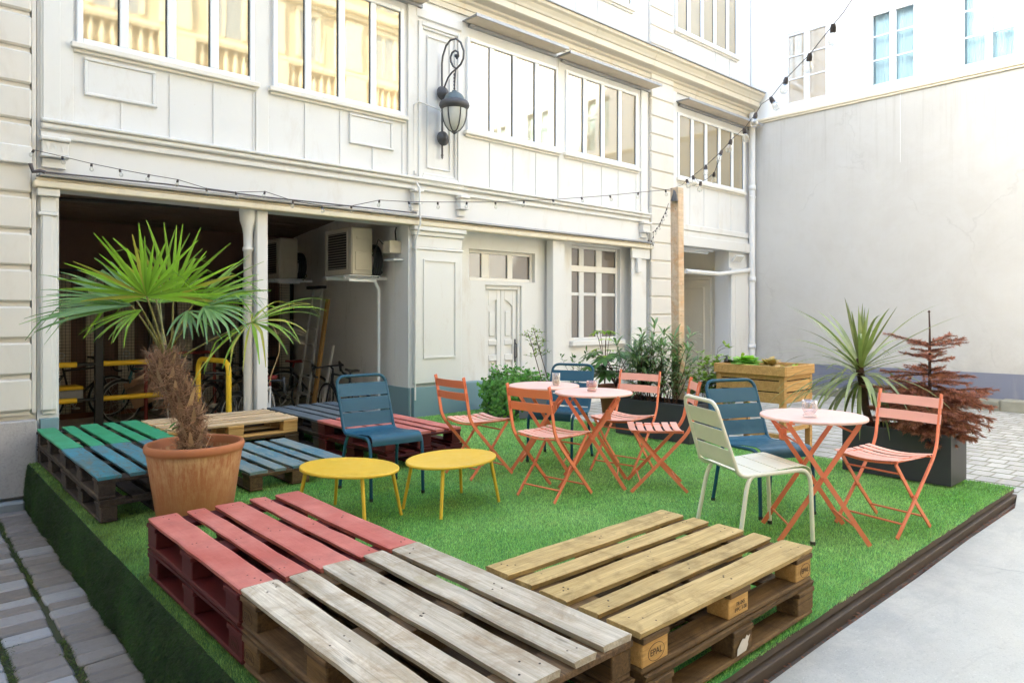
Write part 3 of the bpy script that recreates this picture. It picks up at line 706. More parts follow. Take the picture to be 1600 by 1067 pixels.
# battens and raised panels below the windows
m=MB()
for px in (191,266.5,334.5,397,477,532,582.5,629): m.box(wx(px)-.012,wx(px)+.012,YF-.012,YF-.001,ZC1+.016,ZS-.10); flush('batten',WHITE)
for px in (765.5,802,837.5,872,911,940,966,994): m.box(wx(px)-.011,wx(px)+.011,YF-.012,YF-.001,ZC1+.016,ZS-.10); flush('batten',WHITE)
for px in (1078,1100,1122,1142): m.box(wx(px)-.011,wx(px)+.011,YF-.012,YF-.001,zq+.09,ZS-.10); flush('batten',WHITE)
for px in (832,866,900,934,1075,1097,1118,1140): m.box(wx(px)-.011,wx(px)+.011,YF-.012,YF-.001,zb1+.03,6.9); flush('batten',WHITE)
def raised(pl,pr,pyt,pyb):
    x0,x1=wx(pl),wx(pr); z1=wz(pl,pyt); z0=wz(pl,pyb); s=.028
    m.box(x0,x1,YF-.03,YF-.0012,z1-s,z1,.006); m.box(x0,x1+.02,YF-.034,YF-.0012,z0,z0+s,.006)
    m.box(x0,x0+s,YF-.026,YF-.0012,z0+s+.001,z1-s-.001,.006); m.box(x1-s,x1,YF-.026,YF-.0012,z0+s+.001,z1-s-.001,.006)
    m.box(x0+s+.002,x1-s-.002,YF-.014,YF-.0012,z0+s+.002,z1-s-.002); flush('raised_panel',WHITE)
raised(131,242,90,149); raised(545,612,177,224)
def frame_panel(pl,pr,z0,z1):
    x0,x1=wx(pl),wx(pr)
    for s0,s1,p in ((0,.05,.05),(.052,.085,.03),(.15,.17,.02)):
        m.box(x0+s0,x0+s1,YF-p,YF-.0012,z0+s0,z1-s0,.006); m.box(x1-s1,x1-s0,YF-p,YF-.0012,z0+s0,z1-s0,.006)
        m.box(x0+s1+.001,x1-s1-.001,YF-p,YF-.0012,z1-s1,z1-s0,.006); m.box(x0+s1+.001,x1-s1-.001,YF-p,YF-.0012,z0+s0,z0+s1,.006)
frame_panel(651,717,wz(651,279),wz(651,33)); 
m.box(wx(648),wx(720),YF-.08,YF-.0012,wz(651,279)-.05,wz(651,279)-.002,.01)
m.box(wx(648),wx(720),YF-.035,YF-.0012,wz(651,33)+.05,wz(651,33)+.16,.01)
m.build('framed_panel',WHITE,B)
# painted base
m=MB()
m.box(XL-.004,XG0-.01,YF-.07,YF-.003,-.42,wz(70,653),.004); flush('blue_base',BLUEBASE)
m.box(wx(400)-.012,wx(417)+.012,YF-.042,YF+.13,-.42,.24,.004); flush('blue_base',BLUEBASE)
m.box(wx(642),wx(719),YF-.068,YF-.003,-.42,wz(650,605),.004); m.box(wx(719)+.002,wx(757),YF-.02,YF+.16-.003,-.42,wz(719,598)-.004,.004)
m.box(XGR-.006,XGR+.02,YF-.02,YF+.75,-.42,wz(650,605),.004)
m.build('blue_base',BLUEBASE,B)
m=MB(); m.box(wx(1139)-.004,XW,YF-.082,YF-.003,-.3,wz(1160,582),.004); m.build('violet_base',BLUEDADO,B)
# windows
def window(parent,x0,x1,z0,z1,y,mull,gl=GLASS,fw=.05,bars=(),bw=.035,sill=True,fm=UPVC,silly=.07,nm='window'):
    m=MB()
    m.box(x0,x0+fw,y-.04,y-.002,z0,z1,.006); m.box(x1-fw,x1,y-.04,y-.002,z0,z1,.006)
    m.box(x0+fw+.001,x1-fw-.001,y-.04,y-.002,z0,z0+fw,.006); m.box(x0+fw+.001,x1-fw-.001,y-.04,y-.002,z1-fw,z1,.006)
    for a,b in mull: m.box(a,b,y-.036,y-.002,z0+fw+.001,z1-fw-.001,.006)
    for zz in bars: m.box(x0+fw+.001,x1-fw-.001,y-.030,y-.002,zz-bw/2,zz+bw/2,.004)
    w=m.build(nm,fm,parent)
    m=MB(); cuts=[x0+fw]+[c for a,b in mull for c in (a,b)]+[x1-fw]
    for i in range(0,len(cuts),2):
        tl=rng.uniform(-.002,.002); a,b=cuts[i]-.004,cuts[i+1]+.004
        m.poly([(a,y-.012,z0+fw-.004),(b,y-.012-tl,z0+fw-.004),(b,y-.012-tl+rng.uniform(-.0015,.0015),z1-fw+.004),(a,y-.012,z1-fw+.004)])
    m.build('pane',gl,w)
    # dark strip on one side of every light, painted as thin shadow line
    m=MB()
    for i in range(1,len(cuts),2): m.box(cuts[i]-.014,cuts[i]+.002,y-.0155,y-.0135,z0+fw,z1-fw)
    m.build('shadow_strip',BLACK,w)
    if sill:
        m=MB(); m.box(x0-.05,x1+.05,y-silly,y-.002,z0-.055,z0-.002,.008); m.box(x0-.03,x1+.03,y-silly*.5,y-.002,z0-.085,z0-.056,.006)
        m.build('sill',CREAMW,w)
    return w
def mw(*ps): return [(wx(a),wx(b)) for a,b in ps]
ZT=wz(622,20)+.05
window(B,wx(119),wx(396),ZS,ZT,YF,mw((186,200),(260,274),(327,340.5)))
window(B,wx(425),wx(629),ZS,ZT,YF,mw((474.5,484.5),(527,537),(577,586)))
window(B,wx(728),wx(870),ZS,wz(733,66)+.05,YF,mw((763,769.5),(799,805.5),(833.6,840)))
window(B,wx(882),wx(994),ZS,wz(886,116)+.05,YF,mw((909,914),(937,942.5),(964,969)))
window(B,wx(1057),wx(1161),ZS,wz(1060,181)+.05,YF,mw((1077.5,1082),(1099,1103),(1120,1124),(1140.5,1144)))
zs2=wz(1053,46)
window(B,wx(1054),wx(1150),zs2,zs2+1.6,YF,mw((1072,1077),(1093,1097.5),(1113,1117),(1133,1137)))
window(B,wx(880),wx(986),zs2,zs2+1.6,YF,mw((905,910),(932,937),(959,964)))
window(B,wx(700),wx(866),zs2,zs2+1.6,YF,mw((740,747),(785,791),(826,832)))
# hoods over the windows: boarded soffit and a thin metal lip
for k,(pa,pb,zz) in enumerate(((105,657,ZT+.14),(722,866,wz(733,66)+.24),(868,1012,wz(886,116)+.19),(1054,1176,wz(1060,181)+.22))):
    m=MB(); x0,x1=wx(pa),wx(pb) if pb<1170 else XW-.05; m.box(x0,x1,YF-.30,YF-.002,zz+.004,zz+.018); m.box(x0,x1,YF-.315,YF-.301,zz-.012,zz+.03)
    m.box(x0+.1,x1,YF-.06,YF-.002,zz-.05,zz-.014)
    h=m.build('window_hood',METAL_GREY,B)
    m=MB(); n=max(2,int((x1-x0)/.9))
    for i in range(n): m.box(x0+.02+(x1-x0-.04)*i/n,x0+.02+(x1-x0-.04)*(i+1)/n-.006,YF-.295,YF-.065,zz-.012,zz+.003)
    m.build('soffit',SOFFIT,h)
# recessed ground-floor openings
window(B,xw0,xw1,zw0,zw1,YR+.10,[(wx(757,YR),wx(769,YR)),(wx(797.5,YR),wx(805.5,YR))],GLASS2,.05,fm=CREAMW,sill=False)
zt=wz(930,421,YR)
wv=window(B,xv0,xv1,zv0,zv1,YR+.10,[(wx(909.5,YR),wx(917,YR)),(wx(936,YR),wx(945,YR))],GLASS2,.045,bars=(zt,wz(930,460,YR)),bw=.05,fm=WHITE2,sill=False)
m=MB(); m.box(xv0-.05,xv1+.06,YR-.08,YR+.06,zv0-.085,zv0-.002,.01); m.build('sill',WHITE2,wv)
m=MB(); m.box(xv0+.046,xv1-.046,YR+.05,YR+.062,zt-.05,zt+.05,.01); m.build('transom',CREAMW,wv)
# panelled door
m=MB(); y0=YR+.06
m.box(xd0,xd0+.05,y0-.03,YR+.24,-.42,zd,.006); m.box(xd1-.05,xd1,y0-.03,YR+.24,-.42,zd,.006); m.box(xd0+.051,xd1-.051,y0-.03,YR+.24,zd-.06,zd,.006)
m.box(xd0+.051,xd1-.051,y0+.03,y0+.06,-.42,zd-.061)
w=(xd1-xd0-.1)/2
for i in (0,1):
    a=xd0+.052+i*w; b=a+w-.004
    def st(x0,x1,z0,z1,p=.0): m.box(x0,x1,y0+.002-p,y0+.029,z0,z1,.006)
    st(a,a+.075,-.2,zd-.062); st(b-.075,b,-.2,zd-.062); 
    for z0,z1 in ((-.2,.06),(.62,.70),(.84,.92)): st(a+.076,b-.076,z0,z1)
    # arched head
    for k in range(8):
        t0,t1=k/8,(k+1)/8; xx0=a+.076+(b-a-.152)*t0; xx1=a+.076+(b-a-.152)*t1; tt=(t0+t1)/2; dz=.09*math.sin(tt*math.pi/2) if i==0 else .09*math.cos(tt*math.pi/2)
        m.box(xx0,xx1,y0+.004,y0+.029,zd-.30+dz,zd-.063)
    m.box(a+.10,b-.10,y0+.012,y0+.0295,.13,.58,.01); m.box(a+.10,b-.10,y0+.012,y0+.0295,.97,zd-.38,.012)
    m.box(a+.085,b-.085,y0-.006,y0+.001,.615,.632,.004)
dr=m.build('door',WHITE2,B)
m=MB(); m.tube([(xd1-.085,y0-.02,.86),(xd1-.085,y0-.045,.84),(xd1-.085,y0-.045,.66),(xd1-.085,y0-.02,.64)],.008,6); m.box(xd1-.10,xd1-.07,y0-.010,y0+.001,.58,.92,.004); m.build('handle',IRON,dr)
# passage under the last bay
m=MB(); zp=wz(1110,388); xi=XW-.75
m.box(XP1-.1,XW,YF+.32,YF+5,zp+.25,zp+.5); m.box(XP1,xi,YF+1.2,YF+1.5,zp-.02,zp+.248)
m.box(XP1-.1,XW,YF+4.6,YF+4.8,-.3,zp+.25); m.box(XP1-.2,XP1-.02,YF+.6,YF+4.6,-.3,zp+.25)
m.build('passage_wall',CREAMW,B)
m=MB(); m.box(xi,XW,YF+.33,YF+4.6,-.3,zp+.25)
for y0_,y1_,z0_,z1_,p in ((YF+.45,YF+.49,-.2,2.05,.03),(YF+.491,YF+1.9,2.0,2.05,.03),(YF+.62,YF+.645,.2,1.85,.02),(YF+.646,YF+1.9,1.825,1.85,.02),(YF+.646,YF+1.9,.2,.225,.02)): m.box(xi-p,xi-.001,y0_,y1_,z0_,z1_,.005)
m.tube([(xi-.05,YF+.35,2.16),(xi-.05,YF+2.5,2.16)],.035,8)
m.build('passage_panelling',facade_paint('cream_passage_paint',(.82,.76,.63),(.6,.52,.4),.25),B)
m=MB(); m.box(XP1-.1,XW,YF-.04,YF+4.6,-.32,-.17); m.build('passage_floor',CONC,B)
m=MB(); m.tube([(XP1+.1,YF+.25,zp-.06),(XP1+.1+1.5,YF+.25,zp-.06)],.03,8); m.box(XP1+.05,XP1+1.75,YF+.2,YF+.3,zp-.035,zp-.003); m.build('tube_light',UPVC,B)

# ------------------------------------------------------------------ stone building at the left
S=thing('stone_building','cream rusticated stone building with grooved blocks and rough grey plinth at the left edge','building',(0,0,0))
XS=wx(48)
m=MB(); m.box(-2.4,XL-.025,YF+.02,YF+9,-.42,HF); m.box(XS+.004,XL-.03,YF-.035,YF+.019,.43,HF); m.build('wall',STONE,S)
m=MB(); zgro=wz(24,(28+20)/2-22.)
zs_=[]; z=wz(40,648)
pitch=.3205
k=0
while z<HF:
    for a,b in ((-1.9,-.75),(-.745,XS)):
        m.rnd=rng.random(); m.box(a,b,YF-.06,YF+.018,z+.04,z+pitch,.016)
    m.box(-1.9,XS-.01,YF-.022,YF+.0185,z+.002,z+.039); z+=pitch
m.build('rusticated_block',STONE,S)
m=MB(); m.box(-2.2,XL-.03,YF-.085,YF+.019,-.30,wz(40,655),.012); m.build('plinth',PLINTH,S)
m=MB(); m.box(-2.2,PX0-.03,YF-.19,YF-.086,-.43,-.315,.015); m.build('kerb',plain('grey_kerb_stone',(.27,.29,.30),.7,.2,6,.3),S)
m=MB(); m.box(-2.4,XS-.005,YF-.11,YF-.061,wz(24,240)-.10,wz(24,240)+.06,.01); m.build('band',WHITE2,S)

# ------------------------------------------------------------------ end wall building
E_=thing('end_wall_building','tall white building over a blank grey-beige rendered wall with violet dado','building',(0,0,0))
zled=5.30
HE=10.5
m=MB(); m.box(XW,XW+.4,-7,YF+1,-.4,zled); m.build('rendered_wall',RENDERW,E_)
m=MB(); ye=lambda px,py:onx(px,py,XW)
wins=[]
for pl,pr,pt_l,pb_l in ((1226.5,1292.5,55,166),(1358,1431,22,138),(1500,1590,-22,107)):
    a=onx(pl,pb_l,XW); b=onx(pr,pb_l,XW); wins.append((b.y,a.y,a.z,onx(pl,pt_l,XW).z))
def wall_holes_x(m,y0,y1,z0,z1,x0,x1,holes):
    ys=sorted({y0,y1,*[h[0] for h in holes],*[h[1] for h in holes]}); zs=sorted({z0,z1,*[h[2] for h in holes],*[h[3] for h in holes]})
    for a,b in zip(ys,ys[1:]):
        run=None
        for c,d in zip(zs,zs[1:]):
            if any(h[0]<=a+1e-6 and b<=h[1]+1e-6 and h[2]<=c+1e-6 and d<=h[3]+1e-6 for h in holes):
                if run: m.box(x0,x1,a,b,run[0],run[1]); run=None
            else: run=(run[0],d) if run else (c,d)
        if run: m.box(x0,x1,a,b,run[0],run[1])
wins2=wins+[(y0-5.2,y1-5.2,z0,z1) for y0,y1,z0,z1 in wins[:2]]
wall_holes_x(m,-7,YF+1,zled+.002,HE,XW+.03,XW+.4,wins2); m.box(XW+.38,XW+.42,-7,YF+1,zled,HE)
m.build('upper_wall',facade_paint('bright_white_render',(.78,.78,.77),(.7,.7,.7),.15),E_)
m=MB(); m.box(XW-.05,XW+.03,-7,YF-.1,zled-.03,zled+.012,.005); m.box(XW-.03,XW-.001,-7,YF-.1,zled-.07,zled-.031,.005); m.build('ledge',CREAM,E_)
for wi,(ya,yb,z0,z1) in enumerate(wins2):
    m=MB(); x=XW+.08; fw=.05; yc=(ya+yb)/2
    m.box(x-.04,x,ya,ya+fw,z0,z1,.005); m.box(x-.04,x,yb-fw,yb,z0,z1,.005); m.box(x-.04,x,ya+fw+.001,yb-fw-.001,z0,z0+fw,.005); m.box(x-.04,x,ya+fw+.001,yb-fw-.001,z1-fw,z1,.005)
    m.box(x-.045,x,yc-.055,yc+.055,z0+fw+.001,z1-fw-.001,.005)
    for zz in (z0+(z1-z0)*.36,z0+(z1-z0)*.68): 
        m.box(x-.03,x,ya+fw+.001,yc-.056,zz-.012,zz+.012); m.box(x-.03,x,yc+.056,yb-fw-.001,zz-.012,zz+.012)
    w=m.build('window',UPVC,E_)
    m=MB(); m.poly([(x-.008,ya+fw-.003,z0+fw-.003),(x-.008,ya+fw-.003,z1-fw+.003),(x-.008,yb-fw+.003,z1-fw+.003),(x-.008,yb-fw+.003,z0+fw-.003)])
    m.build('pane',CURTG2 if wi==0 else clear('thin_pane_%d'%wi,(.97,1,1),.0,.22),w)
    if wi:
        m=MB(); rows=[]
        for zz in (z0+.02,z0+.5,z1-.02): rows.append([(x+.09+.018*math.sin(k*1.9)+.01*math.sin(k*4.1),ya+fw+(yb-ya-2*fw)*k/60,zz) for k in range(61)])
        m.sheet(rows); m.build('curtain',CURT,w)
        m=MB(); m.box(x+.15,x+.17,ya,yb,z0,z1); m.build('room_blind',plain('room_wall_%d'%wi,(.55,.7,.74),.8,.05),w)
m=MB()
for (ya,za0,za1,yb,zb0_,zb1_) in ((YF,-.36,.31,-7,-.25,.36),): m._add([(XW-.012,ya,za0),(XW-.012,ya,za1),(XW-.012,yb,zb1_),(XW-.012,yb,zb0_),(XW-.001,ya,za0),(XW-.001,ya,za1),(XW-.001,yb,zb1_),(XW-.001,yb,zb0_)],[(0,1,2,3),(7,6,5,4),(1,5,6,2),(0,3,7,4)])
m.build('dado',BLUEDADO,E_)
m=MB(); rows=[]
y=YF-.3
while y>-7:
    l=rng.uniform(.8,1.4); m.rnd=rng.random(); m.box(XW-.30,XW-.013,max(-7,y-l)+.006,y,-.40,-.13+(YF-y)*.012+rng.uniform(-.006,.006),.02); y-=l
m.build('kerb',plain('mossy_kerb_stone',(.24,.23,.18),.85,.35,5,.4,rnd=.15),E_)
m=MB(); m.box(XW-.004,XW+.001,ony(1391,150,1).y-.002 if 0 else 4.55,4.558,4.0,zled-.07); m.build('wall_joint',plain('pale_joint',(.7,.69,.66)),E_)

# ------------------------------------------------------------------ buildings seen only mirrored in the windows, and closing the court
O=thing('opposite_building','yellow limestone building with balustrades, mirrored in the window panes','building',(0,0,0))
YO=-5.6
HO=13.0
m=MB(); m.box(-3,XW-.01,YO-.5,YO,-.4,HO); m.build('wall',YSTONE,O)
m=MB()
for z0,z1,p in ((4.3,4.5,.2),(4.5,4.7,.32),(7.4,7.55,.12),(7.55,7.75,.3),(8.95,9.1,.26),(10.9,11.05,.14),(11.05,11.3,.32),(HO-.5,HO,.5)): m.box(-3,XW-.02,YO+.001,YO+p,z0+.001,z1-.001,.03)
x=-2.2
while x<13:
    m.box(x-.35,x+.35,YO+.001,YO+.10,4.8,7.3,.02); m.box(x-.35,x+.35,YO+.001,YO+.10,9.2,10.8,.02); m.box(x-.4,x+.4,YO+.001,YO+.28,7.76,8.94,.02); x+=2.7
m.build('cornice',YSTONE2,O)
x=-2.2; 
bal=MB(); bal.lathe([(.05,0),(.05,.04),(.035,.07),(.075,.28),(.07,.4),(.035,.62),(.05,.7),(.05,.78)],8,(0,0,0)); bo=bal.build('baluster',YSTONE2,O)
n=0
while x<12.5:
    for k in range(7):
        o=bo if n==0 else bo.copy()
        if n: COL.objects.link(o)
        o.location=(x+.58+k*.255,YO+.14,8.12); n+=1
    x+=2.7
m=MB(); x=-2.2; mg=MB()
while x<12.5:
    cx=x+1.35; m.box(x+.42,x+2.28,YO+.02,YO+.26,7.95,8.10,.01); m.box(x+.42,x+2.28,YO+.02,YO+.26,8.91,8.945)
    for zz,zt_ in ((5.0,7.0),(9.3,10.7),(1.2,3.6),(11.6,12.4)):
        m.box(cx-.62,cx-.5,YO+.001,YO+.06,zz,zt_); m.box(cx+.5,cx+.62,YO+.001,YO+.06,zz,zt_); m.box(cx-.62,cx+.62,YO+.001,YO+.07,zt_+.001,zt_+.14); m.box(cx-.04,cx+.04,YO+.004,YO+.03,zz,zt_-.001)
        mg.box(cx-.5,cx+.5,YO+.0005,YO+.006,zz,zt_)
    x+=2.7
wn=m.build('window',YSTONE2,O); mg.build('pane',plain('pale_window_panes',(.35,.36,.34),.1,.1),wn)
L_=thing('carriage_building','plain cream side building closing the court behind the viewpoint','building',(0,0,0))
m=MB(); m.box(-2.9,-2.4,YO-.5,YF+2,-.4,11.5); m.build('wall',CREAMW,L_)
m=MB()
for z0 in (3.2,6.2,9.3): m.box(-2.4,-2.2,YO+.01,YF-.1,z0,z0+.2,.03)
m.build('cornice',WHITE2,L_)

# ------------------------------------------------------------------ pallets
NAIL=plain('rusty_nail_heads',(.05,.03,.022),.7)
BW=(.145,.1,.145,.1,.145); BYc=(-.3275,-.165,0,.165,.3275)
def make_pallet(name,label,cat_group,mt,mb_,seed,loc,rotz,missing=(),jit=.004,mblk=None):
    q=random.Random(seed); t=thing(name,label,'pallet',loc,rotz,cat_group)
    m=MB()
    for w_,yc in zip(BW,BYc):
        m.rnd=q.random(); j=q.uniform(-jit,jit); e0=q.uniform(-.008,.006); e1=q.uniform(-.006,.008); w2=w_*q.uniform(.94,1.0)
        # a board with slightly ragged long edges and a hint of cup
        n=9; rows=[]
        wob=[q.uniform(-.003,.003) for _ in range(n)]; wob2=[q.uniform(-.003,.003) for _ in range(n)]; zz=[q.uniform(-.0012,.0012) for _ in range(n)]
        tw=q.uniform(-.004,.004)
        for yy,wl in ((1,wob),(.86,wob),(-.86,wob2),(-1,wob2)):
            row=[]
            for i in range(n):
                x=-.6+e0+(1.2+e1-e0)*i/(n-1)
                row.append((x,yc+j+yy*w2/2+wl[i]*(1 if abs(yy)==1 else .6),.144+zz[i]+tw*yy*(i/(n-1)-.5)-(.003 if abs(yy)==1 else 0)))
            rows.append(row)
        m.sheet(rows[::-1],.021,False)
    m.build('top_deck',mt,t)
    m=MB()
    for w_,yc in zip(BW,BYc):
        for xc in (-.5275,0,.5275):
            for k in range(3 if w_>.12 else 2): m.lathe([(.0042,0),(.0036,.0022)],6,(xc+q.uniform(-.045,.045),yc+q.uniform(-.36,.36)*w_,.1425))
    tag(m.build('nails',NAIL,t),kind='stuff')
    m=MB()
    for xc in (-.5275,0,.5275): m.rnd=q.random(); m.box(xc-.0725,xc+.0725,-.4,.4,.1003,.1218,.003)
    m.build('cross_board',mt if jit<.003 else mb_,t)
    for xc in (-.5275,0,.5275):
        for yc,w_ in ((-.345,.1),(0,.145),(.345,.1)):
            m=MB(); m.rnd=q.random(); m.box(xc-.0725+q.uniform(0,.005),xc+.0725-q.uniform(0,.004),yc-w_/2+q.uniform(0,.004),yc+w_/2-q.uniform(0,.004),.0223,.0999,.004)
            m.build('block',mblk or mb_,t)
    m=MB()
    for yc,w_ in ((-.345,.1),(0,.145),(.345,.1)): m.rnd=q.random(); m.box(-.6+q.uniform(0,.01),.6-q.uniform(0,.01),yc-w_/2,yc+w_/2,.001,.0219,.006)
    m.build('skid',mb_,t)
    return t
HP=R(90)
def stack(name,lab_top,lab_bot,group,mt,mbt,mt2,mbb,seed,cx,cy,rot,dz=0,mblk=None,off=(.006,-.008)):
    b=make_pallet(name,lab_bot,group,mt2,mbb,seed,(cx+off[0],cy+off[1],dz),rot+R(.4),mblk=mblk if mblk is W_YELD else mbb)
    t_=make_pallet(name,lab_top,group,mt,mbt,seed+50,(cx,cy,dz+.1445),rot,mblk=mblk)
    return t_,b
G='wooden pallets stacked as seats around the platform'
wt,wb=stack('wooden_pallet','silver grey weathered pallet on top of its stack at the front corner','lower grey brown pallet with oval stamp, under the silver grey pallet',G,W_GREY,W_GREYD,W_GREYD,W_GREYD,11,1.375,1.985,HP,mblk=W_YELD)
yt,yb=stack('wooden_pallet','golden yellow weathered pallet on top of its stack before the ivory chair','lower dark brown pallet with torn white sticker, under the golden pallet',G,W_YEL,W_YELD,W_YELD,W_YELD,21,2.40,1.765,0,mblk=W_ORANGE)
rt,rb=stack('wooden_pallet','rose red painted pallet on top of its stack before the terracotta pot','lower shade-darkened red pallet under the rose red pallet by the pot',G,RED,REDD,REDD,REDD,31,1.365,3.185,HP)
stack('wooden_pallet','emerald green painted pallet on top of its stack against the left pilaster','lower dark pallet under the emerald green pallet',G,GREENP,W_DARK,W_DARK,W_DARK,41,1.385,6.73,HP)
stack('wooden_pallet','turquoise blue painted pallet with worn ends, on top beside the palm pot','lower dark pallet under the turquoise blue pallet',G,SKYP,W_DARK,W_DARK,W_DARK,51,1.375,5.52,HP)
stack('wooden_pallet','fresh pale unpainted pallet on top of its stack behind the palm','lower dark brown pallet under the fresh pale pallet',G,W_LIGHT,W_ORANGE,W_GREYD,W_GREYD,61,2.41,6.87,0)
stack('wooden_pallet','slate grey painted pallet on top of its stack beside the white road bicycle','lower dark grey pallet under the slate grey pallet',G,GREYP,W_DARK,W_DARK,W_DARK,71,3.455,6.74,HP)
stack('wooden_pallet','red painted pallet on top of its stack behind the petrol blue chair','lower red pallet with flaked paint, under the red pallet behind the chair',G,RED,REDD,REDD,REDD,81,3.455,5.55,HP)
make_pallet('wooden_pallet','single low pallet in faded blue paint lying behind the yellow tables',G,BLUGR,W_GREYD,91,(2.37,5.64,.001),HP)
# stamps burnt into the blocks
def stamp(parent,txt,size,M_,oval=True):
    cu=bpy.data.curves.new('stamp','FONT'); cu.body=txt; cu.size=size; cu.align_x='CENTER'; cu.align_y='CENTER'; cu.extrude=.0004
    tmp=bpy.data.objects.new('stamp_text',cu); COL.objects.link(tmp); bpy.context.view_layer.update()
    me=bpy.data.meshes.new_from_object(tmp.evaluated_get(bpy.context.evaluated_depsgraph_get())); bpy.data.objects.remove(tmp)
    m=MB(); m._add([v.co.copy() for v in me.vertices],[tuple(p.vertices) for p in me.polygons])
    if oval:
        k=24; m.tube([(size*1.45*math.cos(2*math.pi*i/k),size*.95*math.sin(2*math.pi*i/k),.0006) for i in range(k)],.0009,5,True)
    e=m.build('stamp',STAMP,parent); e.matrix_local=M_
def facing(nrm,up,pos):
    n=Vector(nrm); u=Vector(up); s=u.cross(n); return Matrix.Translation(pos) @ Matrix((s,u,n)).transposed().to_4x4()
# pallet-local frame: boards along x; side faces -y / +y
stamp(yt,'EPAL',.03,facing((0,-1,0),(0,0,1),(-.53,-.3985,.062)))
stamp(yt,'FR-045\nIPPC 3-08',.021,facing((0,-1,0),(0,0,1),(.0,-.3985,.062)),False)
stamp(yt,'EPAL',.03,facing((0,-1,0),(0,0,1),(.53,-.3985,.062)))
stamp(wb,'EPAL',.03,facing((0,1,0),(0,0,1),(.53,.3985,.062)))
stamp(wt,'EPAL',.03,facing((0,1,0),(0,0,1),(.53,.3985,.062)))
stamp(rb,'EPAL',.03,facing((0,1,0),(0,0,1),(-.53,.3985,.062)))
m=MB(); m.poly([(.0-.05,-.3992,.03),(.015,-.3992,.032),(.03,-.3992,.05),(.028,-.3992,.06),(.045,-.3992,.085),(.03,-.3992,.082),(.02,-.3992,.09),(.008,-.3992,.078),(-.01,-.3992,.084),(-.03,-.3992,.07),(-.048,-.3992,.055)])
m.build('torn_sticker',WHITEPATCH,yb)

# ------------------------------------------------------------------ metal stacking chairs (faces +x)
def arc(p0,p1,p2,n=6):
    P0,P1,P2=Vector(p0),Vector(p1),Vector(p2)
    return [P0*(1-t)**2+P1*2*t*(1-t)+P2*t*t for t in [i/n for i in range(n+1)]]
def make_metal_chair(label,mat,loc,rot,group,lean=1.0):
    t=thing('metal_chair',label,'chair',loc,rot,group); rt_=.0125
    W=.205; zf=.435
    zr=.405; xb=-.235; top=(-.375,.80)
    fr=MB()
    side=lambda s:[(-.17,s*W,zr)]+arc((-.17,s*W,zr),(-.225,s*W,zr+.0),(-.245,s*(W+.002),zr+.05),5)[1:]
    pl=side(1); pr=side(-1)
    L_up=[(-.375+.012,W,.745)]+arc((-.375+.012,W,.745),(-.385,W,.815),(-.388,W-.065,.818),5)[1:]
    R_dn=arc((-.388,-W+.065,.818),(-.385,-W,.815),(-.363,-W,.745),5)
    fr.tube([(.15,W,zf-.012)]+pl+L_up+R_dn+pr[::-1]+[(.15,-W,zf-.012)],rt_,8)
    def ln_fix(mb):
        if lean!=1: mb.v=[(x if x>-.225 or z<.43 else -.225+(x+.225)*lean,y*(1-.10*max(0,z-.43)/.39*(1 if lean!=1 else 0)),z) for x,y,z in mb.v]
    ln_fix(fr); fr.build('back_frame',mat,t)
    for s in (1,-1):
        m=MB(); m.tube([(.245,s*W,.0),(.232,s*W,.33)]+arc((.232,s*W,.33),(.226,s*W,.43),(.15,s*W,zf-.012),6)[1:],rt_,8); l=m.build('leg',mat,t)
        m=MB(); m.tube([(.245,s*W,-.006),(.2445,s*W,.016)],.0145,8); m.build('foot_cap',FOOT,l)
        m=MB(); m.tube([(-.245,s*(W+.028),.0),(-.19,s*(W+.012),.30)]+arc((-.19,s*(W+.012),.30),(-.17,s*(W+.002),.40),(-.13,s*W,zr+.004),5)[1:],rt_,8); l=m.build('leg',mat,t)
        m=MB(); m.tube([(-.245,s*(W+.028),-.006),(-.2425,s*(W+.0275),.016)],.0145,8); m.build('foot_cap',FOOT,l)
    # slat profile from the front edge, along the seat and up the back
    prof=[(.246,.375),(.246,.405),(.238,.426),(.222,.439),(.19,.446),(.10,.440),(0,.428),(-.10,.418),(-.165,.414),(-.205,.418),(-.232,.436),(-.248,.47),(-.262,.515),(-.30,.62),(-.34,.715),(-.362,.765)]
    ln=[0]
    for a,b in zip(prof,prof[1:]): ln.append(ln[-1]+math.hypot(a[0]-b[0],a[1]-b[1]))
    def at_l(s):
        for i in range(len(ln)-1):
            if s<=ln[i+1] or i==len(ln)-2:
                f=(s-ln[i])/(ln[i+1]-ln[i]); return (prof[i][0]+(prof[i+1][0]-prof[i][0])*f,prof[i][1]+(prof[i+1][1]-prof[i][1])*f)
    tot=ln[-1]
    def slat(m,s0,s1,wd=.196):
        rows=[]; n=max(5,int((s1-s0)/.015))
        for i in range(n+1):
            x,z=at_l(s0+(s1-s0)*i/n); rows.append([(x,y,z) for y in (wd,.1,0,-.1,-wd)])
        m.sheet(rows[::-1],.0035,True)
    m=MB()
    b=[0,.145,.255,.365]; 
    for a,c in ((0,.150),(.1555,.262),(.2675,.374)): slat(m,a,c)
    m.build('seat',mat,t)
    m=MB(); slat(m,.3795,.535); back0=.549
    hh=(tot-back0-.028)/3
    for k in range(3): slat(m,back0+k*(hh+.0135),back0+k*(hh+.0135)+hh)
    ln_fix(m); m.build('backrest',mat,t)
    return t
CG='slatted metal chairs without arms'
make_metal_chair('petrol blue slatted metal chair behind the two yellow tables','BLUE' and BLUE,(2.744,4.473,0),R(-95.7),CG)
make_metal_chair('petrol blue slatted metal chair farthest back, by the planted planters',BLUE,(4.517,4.366,0),R(-156.4),CG)
make_metal_chair('petrol blue slatted metal chair beside the ivory chair at the round table',BLUE,(4.425,2.352,0),R(-115),CG)
make_metal_chair('ivory slatted metal chair behind the golden pallet',IVORY,(3.79,2.075,0),R(-28.5),CG,.80)

